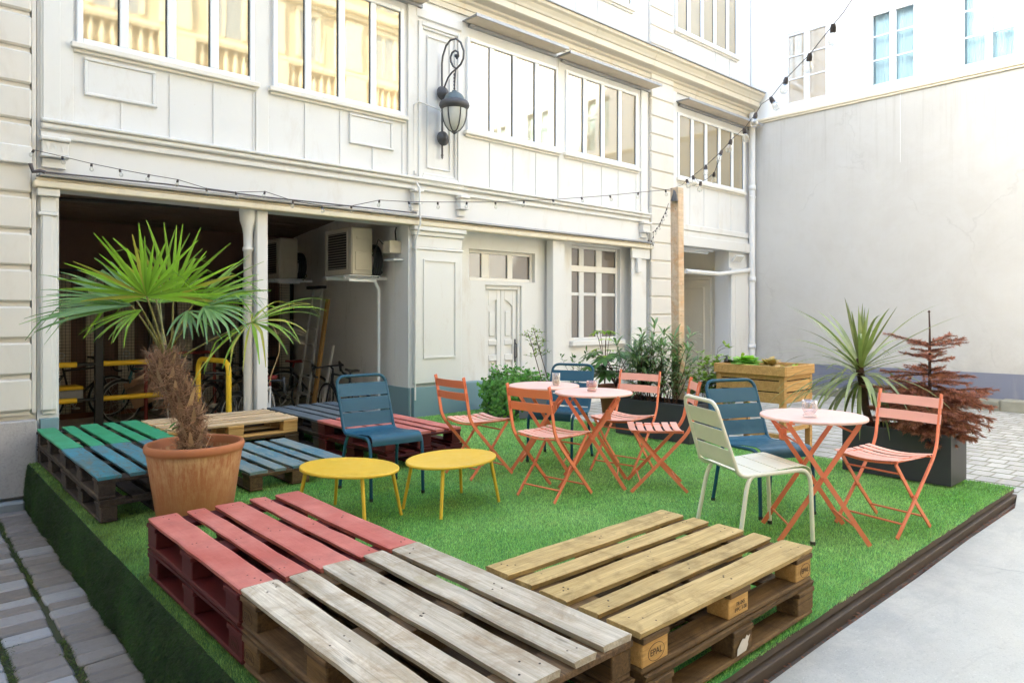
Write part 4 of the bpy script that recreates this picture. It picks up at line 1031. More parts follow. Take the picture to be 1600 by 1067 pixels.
# ------------------------------------------------------------------ folding bistro chairs (faces +x)
def make_bistro(label,mat,mseat,loc,rot,group,mback=None):
    t=thing('folding_chair',label,'folding chair',loc,rot,group); mback=mback or mat
    Wl,Ws=.192,.168
    for s in (1,-1):
        m=MB(); pts=[(.205,s*Wl,0),(.0,s*Wl,.215),(-.165,s*Wl,.395)]+arc((-.165,s*Wl,.395),(-.222,s*Wl,.46),(-.235,s*Wl,.52),5)[1:]+[(-.283,s*Wl,.785),(-.29,s*Wl,.81)]
        m.tube(pts,0,flat=(.009,.024,(1,0,.6)))
        m.tube([(0,s*(Wl+.008),.215),(0,s*(Ws-.01),.215)],.009,6); m.build('back_leg',mat,t)
        m=MB(); m.tube([(-.205,s*Ws,0),(0,s*Ws,.215),(.175,s*Ws,.425)],0,flat=(.008,.022,(-1,0,.6))); m.build('front_leg',mat,t)
    m=MB(); x,z=.205*.66,.215*.34; m.tube([(x,-Wl,z),(x,Wl,z)],.0065,6); m.build('crossbar',mat,t); m=MB(); m.tube([(-x,-Ws,z),(-x,Ws,z)],.0065,6); m.build('crossbar',mat,t); m=MB(); m.tube([(.12,-Ws,.36),(.12,Ws,.36)],.006,6); m.build('crossbar',mat,t)
    m=MB()
    for xx in (-.17,.19):
        m.tube([(xx,-Wl+.003+ (Wl*2-.006)*i/10,.438-.018*math.sin(math.pi*i/10)) for i in range(11)],.007,6)
    for s in (1,-1): m.tube([(-.18,s*.155,.436),(.2,s*.155,.436)],0,flat=(.006,.018,(0,0,1)))
    m.build('seat_frame',mat,t)
    m=MB()
    for k in range(6):
        xc=-.148+k*.066; rows=[]
        for i in range(13):
            y=-.2+.4*i/12; zz=.452-.02*math.sin(math.pi*i/12)+.004*math.cos(k*1.1); rows.append([(xc+dx,y,zz) for dx in (-.025,0,.025)])
        m.sheet(rows,.004,True)
    m.build('seat',mseat,t)
    m=MB()
    for z0 in (.752,.655):
        rows=[]; xo=-.285 if z0>.7 else -.264
        for i in range(13):
            y=-.206+.412*i/12; cx=-.02*math.sin(math.pi*i/12); rows.append([(xo+cx-.2*dz+.008,y,z0+dz) for dz in (-.03,0,.03)])
        m.sheet(rows,.004,True)
    m.build('backrest',mback,t)
    return t
BG='folding bistro chairs around the round tables'
make_bistro('coral orange folding chair with pale seat, beside the red pallets and facing right',ORANGE,CORAL,(3.611,4.413,0),R(-1.8),BG)
make_bistro('bright orange folding chair with pale seat, back turned, before the middle round table',ORANGE,CORAL,(3.597,3.533,0),R(6),BG)
make_bistro('pale coral folding chair standing in front of the long planter, facing left',ORANGE,CORAL,(4.598,3.699,0),R(188),BG,CORAL)
make_bistro('coral folding chair seen from its side, between middle table and ivory chair',ORANGE,CORAL,(4.335,3.165,0),R(132.4),BG,CORAL)
make_bistro('pale coral folding chair in front of the black planter at the platform edge',ORANGE,CORAL,(4.588,1.641,0),R(169.7),BG,CORAL)

# ------------------------------------------------------------------ round bistro tables
def make_table(label,loc,rot,group):
    t=thing('bistro_table',label,'table',loc,rot,group)
    m=MB(); m.lathe([(0,.704),(.288,.704),(.296,.7025),(.2985,.699),(.2985,.688),(.2965,.687),(.294,.697),(.0,.699)],48); m.build('table_top',PINKTOP,t)
    for s,W in ((1,.205),(-1,.178)):
        for k in (1,-1):
            m=MB(); pts=[(-.245*s,k*W,0),(-.165*s,k*W,.12)]+arc((-.165*s,k*W,.12),(-.14*s,k*W,.16),(-.11*s,k*W,.205),3)[1:]+[(.19*s,k*W,.66),(.20*s,k*W,.684)]
            m.tube(pts,0,flat=(.009,.026,(1,0,.5))); m.build('leg',ORANGE,t)
        m=MB(); m.tube([(-.185*s,-W,.09),(-.185*s,W,.09)],.0065,6); m.build('crossbar',ORANGE,t); m=MB(); m.tube([(.17*s,-W,.63),(.17*s,W,.63)],.0065,6); m.box(.185*s-.014,.185*s+.014,-W-.03,W+.03,.678,.6965)
        if s==1: m.tube([(.12,-W,.555),(.12,W,.555)],.006,6); m.box(.10,.14,-W-.006,-W+.03,.52,.59,.004)
        m.build('top_bracket',ORANGE,t)
    m=MB(); m.tube([(.0,-.22,.372),(.0,-.165,.372)],.009,8); m.tube([(.0,.22,.372),(.0,.165,.372)],.009,8); m.build('pivot',ORANGE,t)
    return t
TG='round folding bistro tables with pale coral tops'
make_table('round coral bistro table nearest the black planter, holding a clear tumbler',(4.10,1.865,0),R(-48+180),TG)
make_table('round coral bistro table in the middle, holding a rose patterned glass',(4.06,3.555,0),R(-52),TG)
make_table('round coral bistro table at the back, holding a frosted candle glass',(4.13,4.17,0),R(-55),TG)
def tumbler(label,mat,px,py,r,h,foot=False,group='glasses on the bistro tables',fill=None):
    p=onz(px,py,.705); t=thing('drinking_glass',label,'glass',(p.x,p.y,.7055),0,group)
    m=MB(); pr=[(0,.004),(r*.8,.004),(r*.86,.012),(r*.9,h*.3),(r,h),(r*.95,h),(r*.84,h*.3),(r*.72,.016),(0,.014)]
    if foot: pr=[(0,.003),(r*.85,.003),(r*.9,.012),(r*.55,.02),(r*.75,.03),(r,h*.5),(r,h),(r*.94,h),(r*.92,h*.5),(r*.6,.034),(0,.03)]
    m.lathe(pr,28); m.build('glass_body',mat,t)
    if fill:
        m=MB(); m.lathe([(0,.017),(r*.78,.018),(r*.8,fill),(0,fill)],20); m.build('wax' ,plain('pale_wax_'+label[:5].strip(),(.75,.66,.55),.6,.05),t)
tumbler('clear footed tumbler on the round table near the black planter',TUMB,1265,655-3,.043,.10,True)
tumbler('rose patterned glass on the middle round table',TUMBR,924.5,611.5,.040,.082,True,fill=.05)
tumbler('tall frosted candle glass on the back round table',TUMBF,869,602.5,.034,.105,fill=.05)

# ------------------------------------------------------------------ yellow coffee tables
def coffee(label,cx,cy,rot,a,b,h,group):
    t=thing('coffee_table',label,'coffee table',(cx,cy,0),rot,group)
    m=MB(); k=56
    pr=[(1.0,h-.004),(.985,h),(.96,h-.001),(.5,h-.0015),(.0001,h-.0015)]
    vs=[];fs=[]
    ring=[(.97,h-.02),(.995,h-.018),(1.0,h-.010),(.995,h-.003),(.98,h),(.955,h-.002),(.5,h-.003),(.02,h-.003)]
    for r_,z in ring:
        for i in range(k): vs.append((a*r_*math.cos(2*math.pi*i/k),b*r_*math.sin(2*math.pi*i/k),z))
    n=len(ring); fs=[(j*k+i,j*k+(i+1)%k,(j+1)*k+(i+1)%k,(j+1)*k+i) for j in range(n-1) for i in range(k)]
    m._add(vs,fs,True); m._add(vs[-k:],[tuple(range(k))]); m._add(vs[:k],[tuple(range(k))[::-1]]); m.build('table_top',YELLOW,t)
    for sx in (1,-1):
        for sy in (1,-1):
            m=MB(); m.tube([(sx*.275,sy*.185,0),(sx*.225,sy*.15,h-.018)],[.0105,.0125],10); m.build('leg',YELLOW,t)
    return t
YG='mustard yellow oval coffee tables'
coffee('mustard yellow coffee table on the left, behind the rose red pallet',2.215,4.015,math.atan2(-.932,.364),.345,.265,.325,YG)
coffee('mustard yellow coffee table on the right, in front of the petrol blue chair',2.87,3.79,R(7),.345,.265,.325,YG)

# ------------------------------------------------------------------ planters
def planter(name,label,x0,x1,y0,y1,h,mat,z=0,rim=.022,soil=.04):
    t=thing(name,label,'planter',((x0+x1)/2,(y0+y1)/2,z)); cx,cy=(x0+x1)/2,(y0+y1)/2
    X0,X1,Y0,Y1=x0-cx,x1-cx,y0-cy,y1-cy; m=MB()
    o=[(X0,Y0),(X1,Y0),(X1,Y1),(X0,Y1)]; i_=[(X0+rim,Y0+rim),(X1-rim,Y0+rim),(X1-rim,Y1-rim),(X0+rim,Y1-rim)]
    vs=[(a,b,.002) for a,b in o]+[(a,b,h-.005) for a,b in o]+[(a+(.004 if a<0 else -.004),b+(.004 if b<0 else -.004),h) for a,b in o]+[(a,b,h) for a,b in i_]+[(a,b,h-.12) for a,b in i_]
    fs=[]
    for l in range(4):
        for k in range(4): fs.append((l*4+k,l*4+(k+1)%4,(l+1)*4+(k+1)%4,(l+1)*4+k))
    fs.append((3,2,1,0)); m._add(vs,fs); m.build('box',mat,t)
    m=MB(); n=14; rows=[[(X0+rim+.002+(X1-X0-2*rim-.004)*i/n,Y0+rim+.002+(Y1-Y0-2*rim-.004)*j/n,h-soil+rng.uniform(-.015,.015)) for i in range(n+1)] for j in range(n+1)]
    m.sheet(rows); m.build('soil',SOIL,t); return t
bp=planter('planter_box','black rectangular planter holding the cordyline and the dead fir',5.955,6.335,1.66,2.46,.385,PLANT_DK)
mp=planter('planter_box','dark grey long planter holding the oleander, behind the folding chairs',5.94,6.32,3.94,4.88,.385,PLANT_DK)
Np=onz(811,655); lp=planter('planter_box','mid grey planter overgrown with ivy, beside the white door',Np.x,Np.x+.60,Np.y,Np.y+.62,.43,PLANT_GR)
# brown pots behind the back chair
def pot(name,label,c,prof,mat,soil_r,soil_z,n=32):
    t=thing(name,label,'pot',c); m=MB(); m.lathe(prof,n); m.build('pot_body',mat,t); m=MB(); m.lathe([(soil_r,soil_z),(soil_r*.5,soil_z+.012),(.001,soil_z+.015)],20); m.build('soil',SOIL,t); return t
pc=onz(962,668); pot('terracotta_pot','plain brown terracotta pot half hidden behind the pale coral folding chair',(pc.x+.12,pc.y+.09,0),[(.14,.002),(.20,.42),(.215,.425),(.215,.47),(.195,.47),(.18,.40)],TERRA2,.185,.42)
# big terracotta pot and the palm
PC=(1.478,4.675)
pt=pot('terracotta_pot','large tapered terracotta pot with lime streaks and thick rim, holding the palm',(PC[0],PC[1],0),[(.212,.002),(.224,.02),(.280,.40),(.285,.428),(.292,.436),(.297,.448),(.297,.470),(.292,.482),(.279,.486),(.271,.476),(.267,.42),(.26,.36)],TERRA,.264,.405,48)
# ------------------------------------------------------------------ palm
palm=thing('fan_palm','windmill fan palm with shaggy brown trunk growing in the large terracotta pot','palm',(PC[0],PC[1],.40))
def P3(px,py,dx=0.0):
    """point in the palm's own frame from a sighting at the palm's distance plus dx"""
    return at(px,py,PC[0]*fx+PC[1]*fy+dx)-Vector((PC[0],PC[1],.40))
tk=[(Vector((.0,.0,-.02)),.068),(P3(302,690),.056),(P3(298,655),.060),(P3(286,625),.068),(P3(267,598),.080),(P3(258,575),.078),(P3(257,556),.055)]
m=MB(); m.tube([p for p,_ in tk],[r_ for _,r_ in tk],14); tr=m.build('trunk',TRUNK,palm)
m=MB(); q=random.Random(5)
for i in range(330):
    s=q.random()**.85*(len(tk)-1.001); a=int(s); f=s-a; c=tk[a][0].lerp(tk[a+1][0],f); rad=(tk[a][1]*(1-f)+tk[a+1][1]*f)
    an=q.uniform(0,6.283); o=Vector((math.cos(an),math.sin(an),0)); tg=Vector((-math.sin(an),math.cos(an),0))
    hd=(tg*q.gauss(0,1)+Vector((0,0,q.gauss(.15,.8)))+o*q.uniform(-.15,.28)).normalized(); p0=c+o*rad*q.uniform(.85,1.05); hc=q.random()
    for j in range(11):
        d=(hd+Vector((q.gauss(0,.28),q.gauss(0,.28),q.gauss(0,.28)))).normalized(); L=q.uniform(.06,.17); m.rnd=min(1,max(0,hc+q.gauss(0,.15))); p=p0+Vector((q.gauss(0,.012),q.gauss(0,.012),q.gauss(0,.012))); pts=[p]
        for k in range(5):
            d=(d+Vector((q.gauss(0,.22),q.gauss(0,.22),q.gauss(-.06,.22)))-o*(.18 if k<3 else .0)).normalized(); pts.append(pts[-1]+d*L/5)
        w_=q.uniform(.0010,.0024); m.tube(pts,[w_,w_,w_*.9,w_*.8,w_*.6,w_*.3],3,cap=False)
m.build('trunk_fibre',FIBRE,palm); m=MB()
for i in range(46):
    s=(i+.5)/46*(len(tk)-1.3); a=int(s); c=tk[a][0].lerp(tk[a+1][0],s-a); rad=tk[a][1]*(1-s+a)+tk[a+1][1]*(s-a); an=i*2.4; o=Vector((math.cos(an),math.sin(an),0)); m.rnd=q.random()
    m.leaf(c+o*rad*.8-Vector((0,0,.03)),o*.55+Vector((0,0,1)),o,q.uniform(.09,.16),.042,-.1,3,.5,shape=(1,.8,.55,.2))
m.build('leaf_base_stub',plain('dry_leaf_base',(.40,.27,.15),.85,.35,12,rnd=.3),palm); m=MB()
crown=tk[-1][0]
def frond(hub,axis,nrm,Lr,spread,n,mat,droop,seed,start=None,petr=.006,dry=0,cup=.25,wid=.03):
    """fan leaf: hub point, main axis, blade normal, radius"""
    q=random.Random(seed); axis=Vector(axis).normalized(); nrm=Vector(nrm); nrm=(nrm-axis*nrm.dot(axis)).normalized(); side=axis.cross(nrm)
    mm=MB(); st_=start if start is not None else crown; mid=(Vector(st_)+Vector(hub))/2+Vector((0,0,.03)); pp=arc(st_,mid,hub,6)
    mm.tube(pp,[petr*1.5,petr*1.3,petr*1.15,petr,petr,petr*.9,petr*.9],6); fo=mm.build('frond',PETI,palm)
    groups=[MB(),MB()]
    for i in range(n):
        t=(i+.5)/n*2-1; a=t*spread; d=(axis*math.cos(a)+side*math.sin(a)+nrm*(cup*abs(t)**1.5*.5+q.gauss(0,.055))+side*q.gauss(0,.02)).normalized()
        L=Lr*(.90+.20*abs(t)-.12*abs(t)**4)*q.uniform(.76,1.08); g=groups[1 if q.random()<dry else 0]; g.rnd=q.random()
        up=(nrm+side*q.gauss(0,.12)).normalized(); w_=wid*q.uniform(.8,1.15)
        bend=q.random()<.24
        base=Vector(hub)+d*.004
        # folded leaf segment: joined near the hub, free and tapering beyond the middle
        dirn=d.copy(); p=base; prev=None; sdv=dirn.cross(up).normalized(); sg=9; kink=q.randint(5,7)
        vs=[]
        for k in range(sg+1):
            tt=k/sg; wd=w_*(min(1,.16+tt*2.3) if tt<.37 else (1.0-.80*((tt-.37)/.63)**1.4))/2
            nv=sdv.cross(dirn).normalized()
            vs+= [p-sdv*wd+nv*wd*.45,p,p+sdv*wd+nv*wd*.45]
            dd=droop*(.3+1.7*tt*tt)/sg
            if bend and k==kink: dd+=1.0
            dirn=(dirn+Vector((0,0,-1))*dd).normalized(); p=p+dirn*L/sg
        fs=[]
        for k in range(sg): 
            b=3*k; fs+=[(b,b+1,b+4,b+3),(b+1,b+2,b+5,b+4)]
        g._add(vs,fs,True)
    groups[0].build('blade',mat,fo)
    if groups[1].v: groups[1].build('dry_segments',PALMY,fo)
    return fo
vz=Vector((fx,fy,0)); rt=Vector((fy,-fx,0)); UP=Vector((0,0,1))
# big upright fan facing us, more fans behind and to the sides, drooping ones low down
frond(P3(229,463,-.12),-rt*.10+UP*.90-vz*.30,-vz*.9-UP*.42,.48,R(102),25,PALML,.22,1,dry=.05,start=P3(258,556,-.02),wid=.027)
frond(P3(271,463,.02),rt*.42+UP*.88+vz*.05,-vz*.9+UP*.05,.50,R(84),19,PALML,.15,2,dry=.14,start=P3(268,556,.02),wid=.026)
frond(P3(244,468,.16),-rt*.30+UP*.92+vz*.3,-vz*.9+UP*.1,.50,R(70),11,PALML,.15,14,start=P3(262,556,.05),wid=.026)
frond(P3(214,470,.08),-rt*.97+UP*.16+vz*.1,-vz*.6+UP*.78,.66,R(42),17,PALMD,.30,3,wid=.027)
frond(P3(206,478,-.14),-rt*.98+UP*.08-vz*.25,UP*.75-vz*.6,.60,R(36),14,PALMD,.40,4,wid=.026)
frond(P3(303,474,.06),rt*.93+UP*.34+vz*.1,-vz*.6+UP*.78,.52,R(48),18,PALML,.28,5,dry=.05,wid=.026)
frond(P3(318,480,-.12),rt*.95-UP*.02-vz*.3,UP*.8-vz*.5,.40,R(60),15,PALMD,.85,6,wid=.024)
frond(P3(222,484,-.18),-rt*.55-UP*.35-vz*.6,UP*.85-vz*.3,.38,R(52),11,PALML,.75,7,wid=.022)
frond(P3(292,486,-.14),rt*.5-UP*.35-vz*.5,UP*.85-vz*.3,.34,R(50),9,PALMD,.9,8,wid=.022)
frond(P3(250,474,.25),vz*.8+UP*.5-rt*.1,UP*.9,.50,R(85),12,PALML,.45,9,wid=.026)
frond(P3(393,504,-.05),rt*.93+UP*.22-vz*.25,UP*.85-vz*.4,.54,R(122),24,PALML,1.05,10,start=P3(287,556),petr=.0045,dry=.25,wid=.023)
m=MB()
for k in range(9):
    m.rnd=.9; m.leaf(P3(393,504,-.05),rt*.9+UP*(.35-.08*k)+vz*rng.uniform(-.4,.3),UP,rng.uniform(.3,.46),.006,rng.uniform(.0,.5),5,shape=(1,1,.9,.7,.4))
m.tube([P3(425,507),P3(437,532),P3(436,552),P3(424,585),P3(421,598)],.003,5)
m.build('dry_strand',plain('straw_dry_palm_strand',(.5,.36,.2),.8,.15),palm)
m=MB(); 
for k in range(9): m.rnd=rng.random(); m.leaf(P3(262+rng.uniform(-10,10),672+rng.uniform(-8,8),-.25),(rng.uniform(-1,1),rng.uniform(-1,1),rng.uniform(.1,.7)),UP,.06,.028,.5,3)
tag(m.build('weed',IVYL,None,(PC[0],PC[1],.40)),'small green weed sprouting at the rim of the large terracotta pot','weed')

# ------------------------------------------------------------------ wall lantern
ln_=thing('wall_lantern','weathered iron scroll wall lantern with frosted glass acorn shade','wall lamp',(0,0,0))
xl=wx(686)+.02
def LP(px,py):
    # bracket lies in the plane x = xl, square to the facade
    p=onx(px,py,xl); return Vector((xl,p.y,p.z))
m=MB(); m.tube([LP(691,247),LP(691,180),LP(690.5,100)]+[LP(*p) for p in ((692,88),(697,72),(704,63),(712,61),(720,67),(724.5,80),(724,92),(720,101),(713,108),(708,104),(704.5,97),(704,90),(706.5,83),(711,79.5),(715.5,82),(716.5,88),(713.5,92.5))],.013,8)
m.tube([LP(692,148),LP(695,135),(LP(700,122)),LP(706,114),LP(712,109)],.011,8)
for py,r_ in ((243,.022),(247,.012)): c=LP(691,py); m.lathe([(.001,-.02),(r_,0),(.001,.02)],8,c)
c=LP(713.5,88); m.lathe([(.001,-.03),(.028,-.012),(.03,.012),(.001,.03)],10,c)
m.build('bracket',IRON,ln_)
for py in (148,218):
    c=LP(688,py); c.y=YF-.052; m=MB(); m.M=Matrix.Translation(c) @ Matrix.Rotation(R(90),4,'X'); m.lathe([(.095,0),(.095,.015),(.075,.03),(.07,.045),(.04,.06),(.03,.075),(.001,.08)],20); m.M=None
    m.tube([c,(c.x,LP(691,py).y,c.z)],.016,8); m.build('wall_rose',IRON,ln_)
hc=LP(710,146); zt=hc.z
m=MB(); m.tube([LP(712,110),(xl,hc.y,zt+.06)],.009,6); 
for k in range(5): m.lathe([(.006,-.02),(.014,0),(.006,.02)],8,(xl,hc.y,zt+.06+k*.045))
m.build('hanger',IRON,ln_)
m=MB(); m.lathe([(.001,.035),(.03,.032),(.036,.012),(.07,.0),(.105,-.025),(.128,-.06),(.138,-.10)],28,(xl,hc.y,zt)); m.build('cap',VERD,ln_)
m=MB(); m.lathe([(.145,-.098),(.175,-.11),(.195,-.14),(.198,-.165),(.185,-.19),(.165,-.20),(.155,-.215)],28,(xl,hc.y,zt)); m.build('crown_ring',IRON,ln_)
prof=[(.155,-.215),(.152,-.28),(.138,-.35),(.112,-.42),(.07,-.475),(.03,-.495)]
m=MB(); m.lathe(prof,28,(xl,hc.y,zt)); m.build('glass_shade',LAMPG,ln_)
m=MB()
for k in range(6):
    a=k*math.pi/3+.4; m.tube([(xl+math.cos(a)*(r_+.004),hc.y+math.sin(a)*(r_+.004),zt+z) for r_,z in prof],.009,6)
m.lathe([(.03,-.49),(.045,-.50),(.03,-.515),(.001,-.535)],12,(xl,hc.y,zt)); m.build('rib',IRON,ln_)
m=MB(); m.tube([(wx(644),YF-.02,ZC1+.03),(wx(644),YF-.04,wz(644,165)),(wx(650),YF-.06,wz(652,161)),(wx(664),YF-.06,wz(664,166)),(wx(684),YF-.06,wz(684,174)),LP(690,178)],.008,6)
tag(m.build('lamp_cable',WHITE2),'white painted cable looping across the panel to the wall lantern','cable')
# ------------------------------------------------------------------ conduits and downpipe
m=MB(); xp=wx(1172)-.13; m.tube([(xp,YF-.12,-.3),(xp,YF-.12,5.45)],.062,12)
for z in (.62,2.0,3.9): m.lathe([(.063,-.05),(.075,-.045),(.075,.045),(.063,.05)],14,(xp,YF-.12,z))
for z in (.40,2.05,3.72): m.box(xp-.10,xp+.13,YF-.135,YF-.10,z-.012,z+.012)
dp=thing('downpipe','white painted downpipe in the corner between the facade and the end wall','pipe'); m.build('pipe',WHITE,dp)
m=MB(); x=wx(646); m.tube([(x,YF-.04,ZC1-.02),(x,YF-.14,ZC0),(wx(645),YF-.17,ZL+.02),(wx(643.5),YF-.09,ZL-.2),(wx(643),YF-.08,.2)],.013,8); m.box(x-.02,x+.02,YF-.06,YF-.02,ZC1+.05,ZC1+.09)
tag(m.build('conduit',WHITE2),'thin white conduit running down beside the big pilaster','pipe')
m=MB(); x0=wx(391.5); m.lathe([(.046,-.38),(.046,1.98),(.056,1.985),(.056,2.02),(.046,2.03),(.050,2.16),(.062,2.24),(.085,2.31),(.092,2.40),(.092,2.438)],18,(x0,YF+.07,0))
tag(m.build('cast_iron_column',WHITE2),'cream round cast iron column beside the square post in the garage mouth','column')
m=MB(); m.tube([(XS-.02,YF-.13,wz(30,240)-.1),(XS,YF-.13,wz(30,252)-.1),(XS+.05,YF-.14,wz(52,270)),(XL+.02,YF-.15,wz(60,273))],.018,7); m.tube([(XL+.02,YF-.165,wz(60,273)),(wx(250),YF-.165,ZLT+.05),(wx(400),YF-.165,ZLT+.035),(wx(640),YF-.165,ZLT+.05)],.008,6)
tag(m.build('facade_cable',plain('grey_cable',(.10,.085,.09),.6)),'dark cable leaving the white band of the stone building along the lintel','cable')

# ------------------------------------------------------------------ timber post and the festoon lights
pb=Vector((6.455,4.42,0)); dpost=pb.x*fx+pb.y*fy; ptop=at(1057.5,294,dpost)
post=thing('timber_post','tall square timber post streaked with orange stains, carrying the festoon lights','post',(pb.x,pb.y,0))
m=MB(); h=ptop.z; lean=(ptop-pb); 
m.M=Matrix(((1,0,lean.x/h,0),(0,1,lean.y/h,0),(0,0,1,0),(0,0,0,1))) @ Matrix.Rotation(R(0),4,'Z'); m.box(-.052,.052,-.052,.052,-.10,h,.005); m.build('beam',POSTW,post)
m=MB(); m.tube([(lean.x-.058,lean.y-.0,h-.03),(lean.x-.07,lean.y-.02,h-.07),(lean.x-.06,lean.y-.01,h-.15)],[.006,.02,.045],8); m.build('cable_hook',IRON,post)
def festoon(name,label,pxs,p0,p1,bulb_px,br=.022,wire=.0035,group=None,dz=None):
    """cable hung between p0 and p1; sightings pxs lie in the vertical plane through both"""
    t=thing(name,label,'string lights',(0,0,0),0,group)
    a=Vector((p0.x,p0.y)); b=Vector((p1.x,p1.y)); n=Vector((-(b-a).y,(b-a).x))
    def hit(px,py):
        r_=ray(px,py); s=(n.dot(a))/(n.x*r_.x+n.y*r_.y); return CAM+r_*s
    P=[hit(*p) for p in pxs]
    m=MB(); m.tube(P,wire,5); m.build('cable',CABLE,t)
    for i,(px,py) in enumerate(bulb_px):
        c=hit(px,py); q=random.Random(i*7+len(pxs)); ax=Vector((q.gauss(0,.25),q.gauss(0,.25),-1)).normalized()
        m=MB(); m.tube([c+Vector((0,0,.004)),c+ax*br*.6,c+ax*br*1.5],[br*.42,br*.62,br*.62],8); so_=m.build('socket',CABLE,t)
        e=c+ax*br*1.5; m=MB(); ux=ax.orthogonal().normalized(); uy=ax.cross(ux)
        m.M=Matrix.Translation(e) @ Matrix((ux,uy,ax)).transposed().to_4x4(); m.lathe([(br*.45,0),(br*.6,br*.35),(br*1.0,br*1.2),(br*1.02,br*1.6),(br*.75,br*2.3),(.001,br*2.6)],12); m.build('bulb',BULB,so_)
    return t
lb=[(53,234.5),(97.5,245),(143,256),(187,265),(233,273.5),(278,281),(322,294.5),(368,300.5),(414,299.5),(458,314),(503,322),(549,322),(593,313),(638.5,315.5),(684,316),(729.5,316),(774,316),(819,314),(864,312),(908.5,309),(953,305.5),(997.5,301),(1040,297)]
pA=at(50,237,ony(50,237,YF-.16).x*fx+(YF-.16)*fy)
festoon('festoon_lights','long string of small bulbs hung across the facade to the timber post',[(50,237)]+lb+[(1052,295)],pA,ptop,lb,.017,.0032,'festoon light strings')
far=at(1302,39,3.4)
rb_=[(1073,281),(1083,275),(1103,259),(1128,236),(1142.5,219),(1163,201),(1181,178),(1204,153.6),(1228.7,122.7),(1265.5,85),(1302,39)]
festoon('festoon_lights','string of larger clear bulbs rising from the timber post towards the upper right',[(1055,293),(1066,289)]+rb_[:5]+[(1155,208)]+rb_[5:6]+[(1172,189)]+rb_[6:7]+[(1190,163)]+rb_[7:]+[(1318,20),(1331,0),(1350,-40)],ptop,far,rb_,.024,.0022,'festoon light strings')
rb2=[(1095,284.5),(1116,270)]
festoon('festoon_lights','short slack loop of two bulbs hanging below the rising string',[(1085,276),(1090,283),(1095,284.5),(1106,279),(1116,270),(1122,255),(1127,238)],ptop,far,rb2,.023,.0024,'festoon light strings')
hs=[(1042,326),(1039.5,332),(1036.5,338),(1034,343),(1032,348),(1030,352),(1027,356),(1024,360),(1021,362),(1021,370),(1018,376),(1020.5,382),(1017,381),(1013,375),(1011,365)]
ps=ony(1010,362,YF-.12)
festoon('festoon_lights','bunched slack tail of small bulbs dangling between the post and the facade',[(1044.5,318)]+hs+[(1009,360)],ptop,ps,hs,.016,.003,'festoon light strings')

# ------------------------------------------------------------------ garage contents
def ac(label,x0,x1,y0,y1,z0,z1,group):
    t=thing('air_conditioner',label,'air conditioner',(0,0,0),0,group)
    m=MB(); m.box(x0,x1,y0,y1,z0,z1,.018); 
    m.box(x0+.05,x1-.03,y0-.012,y0+.001,z0+.06,z0+.30,.005); m.box(x0+.07,x1-.05,y0-.008,y0+.001,z1-.16,z1-.12,.003); m.build('casing',AC,t)
    m=MB(); yc=y0+.36; zc=(z0+z1)/2; 
    m.box(x0-.006,x0+.002,y0+.10,y1-.10,z0+.08,z1-.07); m.build('grille_opening',ACD,t)
    m=MB()
    for k in range(14): zz=z0+.095+k*(z1-z0-.18)/13; m.tube([(x0-.012,y0+.105,zz),(x0-.012,y1-.105,zz)],.003,4)
    for yy in (y0+.097,y1-.097): m.box(x0-.016,x0-.004,yy-.01,yy+.01,z0+.07,z1-.06)
    m.build('grille',AC,t)
    m=MB(); 
    for yy in (y0+.12,y1-.12): m.box(x0-.04,x1+.30,yy-.02,yy+.02,z0-.05,z0-.012,.004)
    m.box(x0-.02,x1+.04,y0+.02,y0+.05,z0-.085,z0-.052,.003); m.box(x0-.04,x1+.1,y0-.02,y1,z0-.012,z0-.003); m.build('bracket',UPVC,t)
    m=MB(); c=((x1+.10),y0+.2,(z0+z1)/2-.12)
    for k in range(4): m.tube([(c[0]-.06+k*.035,c[1]+.18*math.cos(a),c[2]+.22*math.sin(a)) for a in [i*math.pi/9 for i in range(18)]],.018,6,True)
    m.tube([(x1,y0+.15,z0+.3),(x1+.12,y0+.12,z0+.26),(x1+.2,y0+.1,z0+.05),(x1+.13,y0+.1,z0-.02)],.012,6); m.build('pipe_coil',BLACK,t)
AG='air conditioning units on the garage wall'
ac('beige air conditioner with open front grille, nearest on the right garage wall',4.42,4.73,7.95,8.68,1.80,2.42,AG)
ac('beige air conditioner deeper inside the garage, partly hidden by the square post',4.70,5.0,10.75,11.5,1.87,2.52,AG)
m=MB(); m.tube([(4.78,8.0,1.76),(4.80,8.0,1.70),(4.86,8.02,1.62),(4.86,8.02,-.38)],.022,8); tag(m.build('drain_pipe',UPVC),'thin pale drain pipe running down below the nearest air conditioner','pipe')
jb=thing('junction_box','beige electrical junction box with cables high on the garage wall corner','junction box')
m=MB(); m.box(4.78,4.955,7.62,7.80,2.08,2.24,.006); m.build('box',AC,jb)
m=MB(); m.tube([(4.90,7.66,2.24),(4.90,7.68,2.36),(4.93,7.7,2.42)],.012,6); m.tube([(4.78,7.78,2.2),(4.72,7.8,2.26),(4.70,7.85,2.1),(4.76,7.9,2.02)],.010,6); m.build('cable',BLACK,jb)
m=MB(); m.box(4.80,4.955,7.56,7.80,1.985,2.0); m.build('shelf',UPVC,jb)
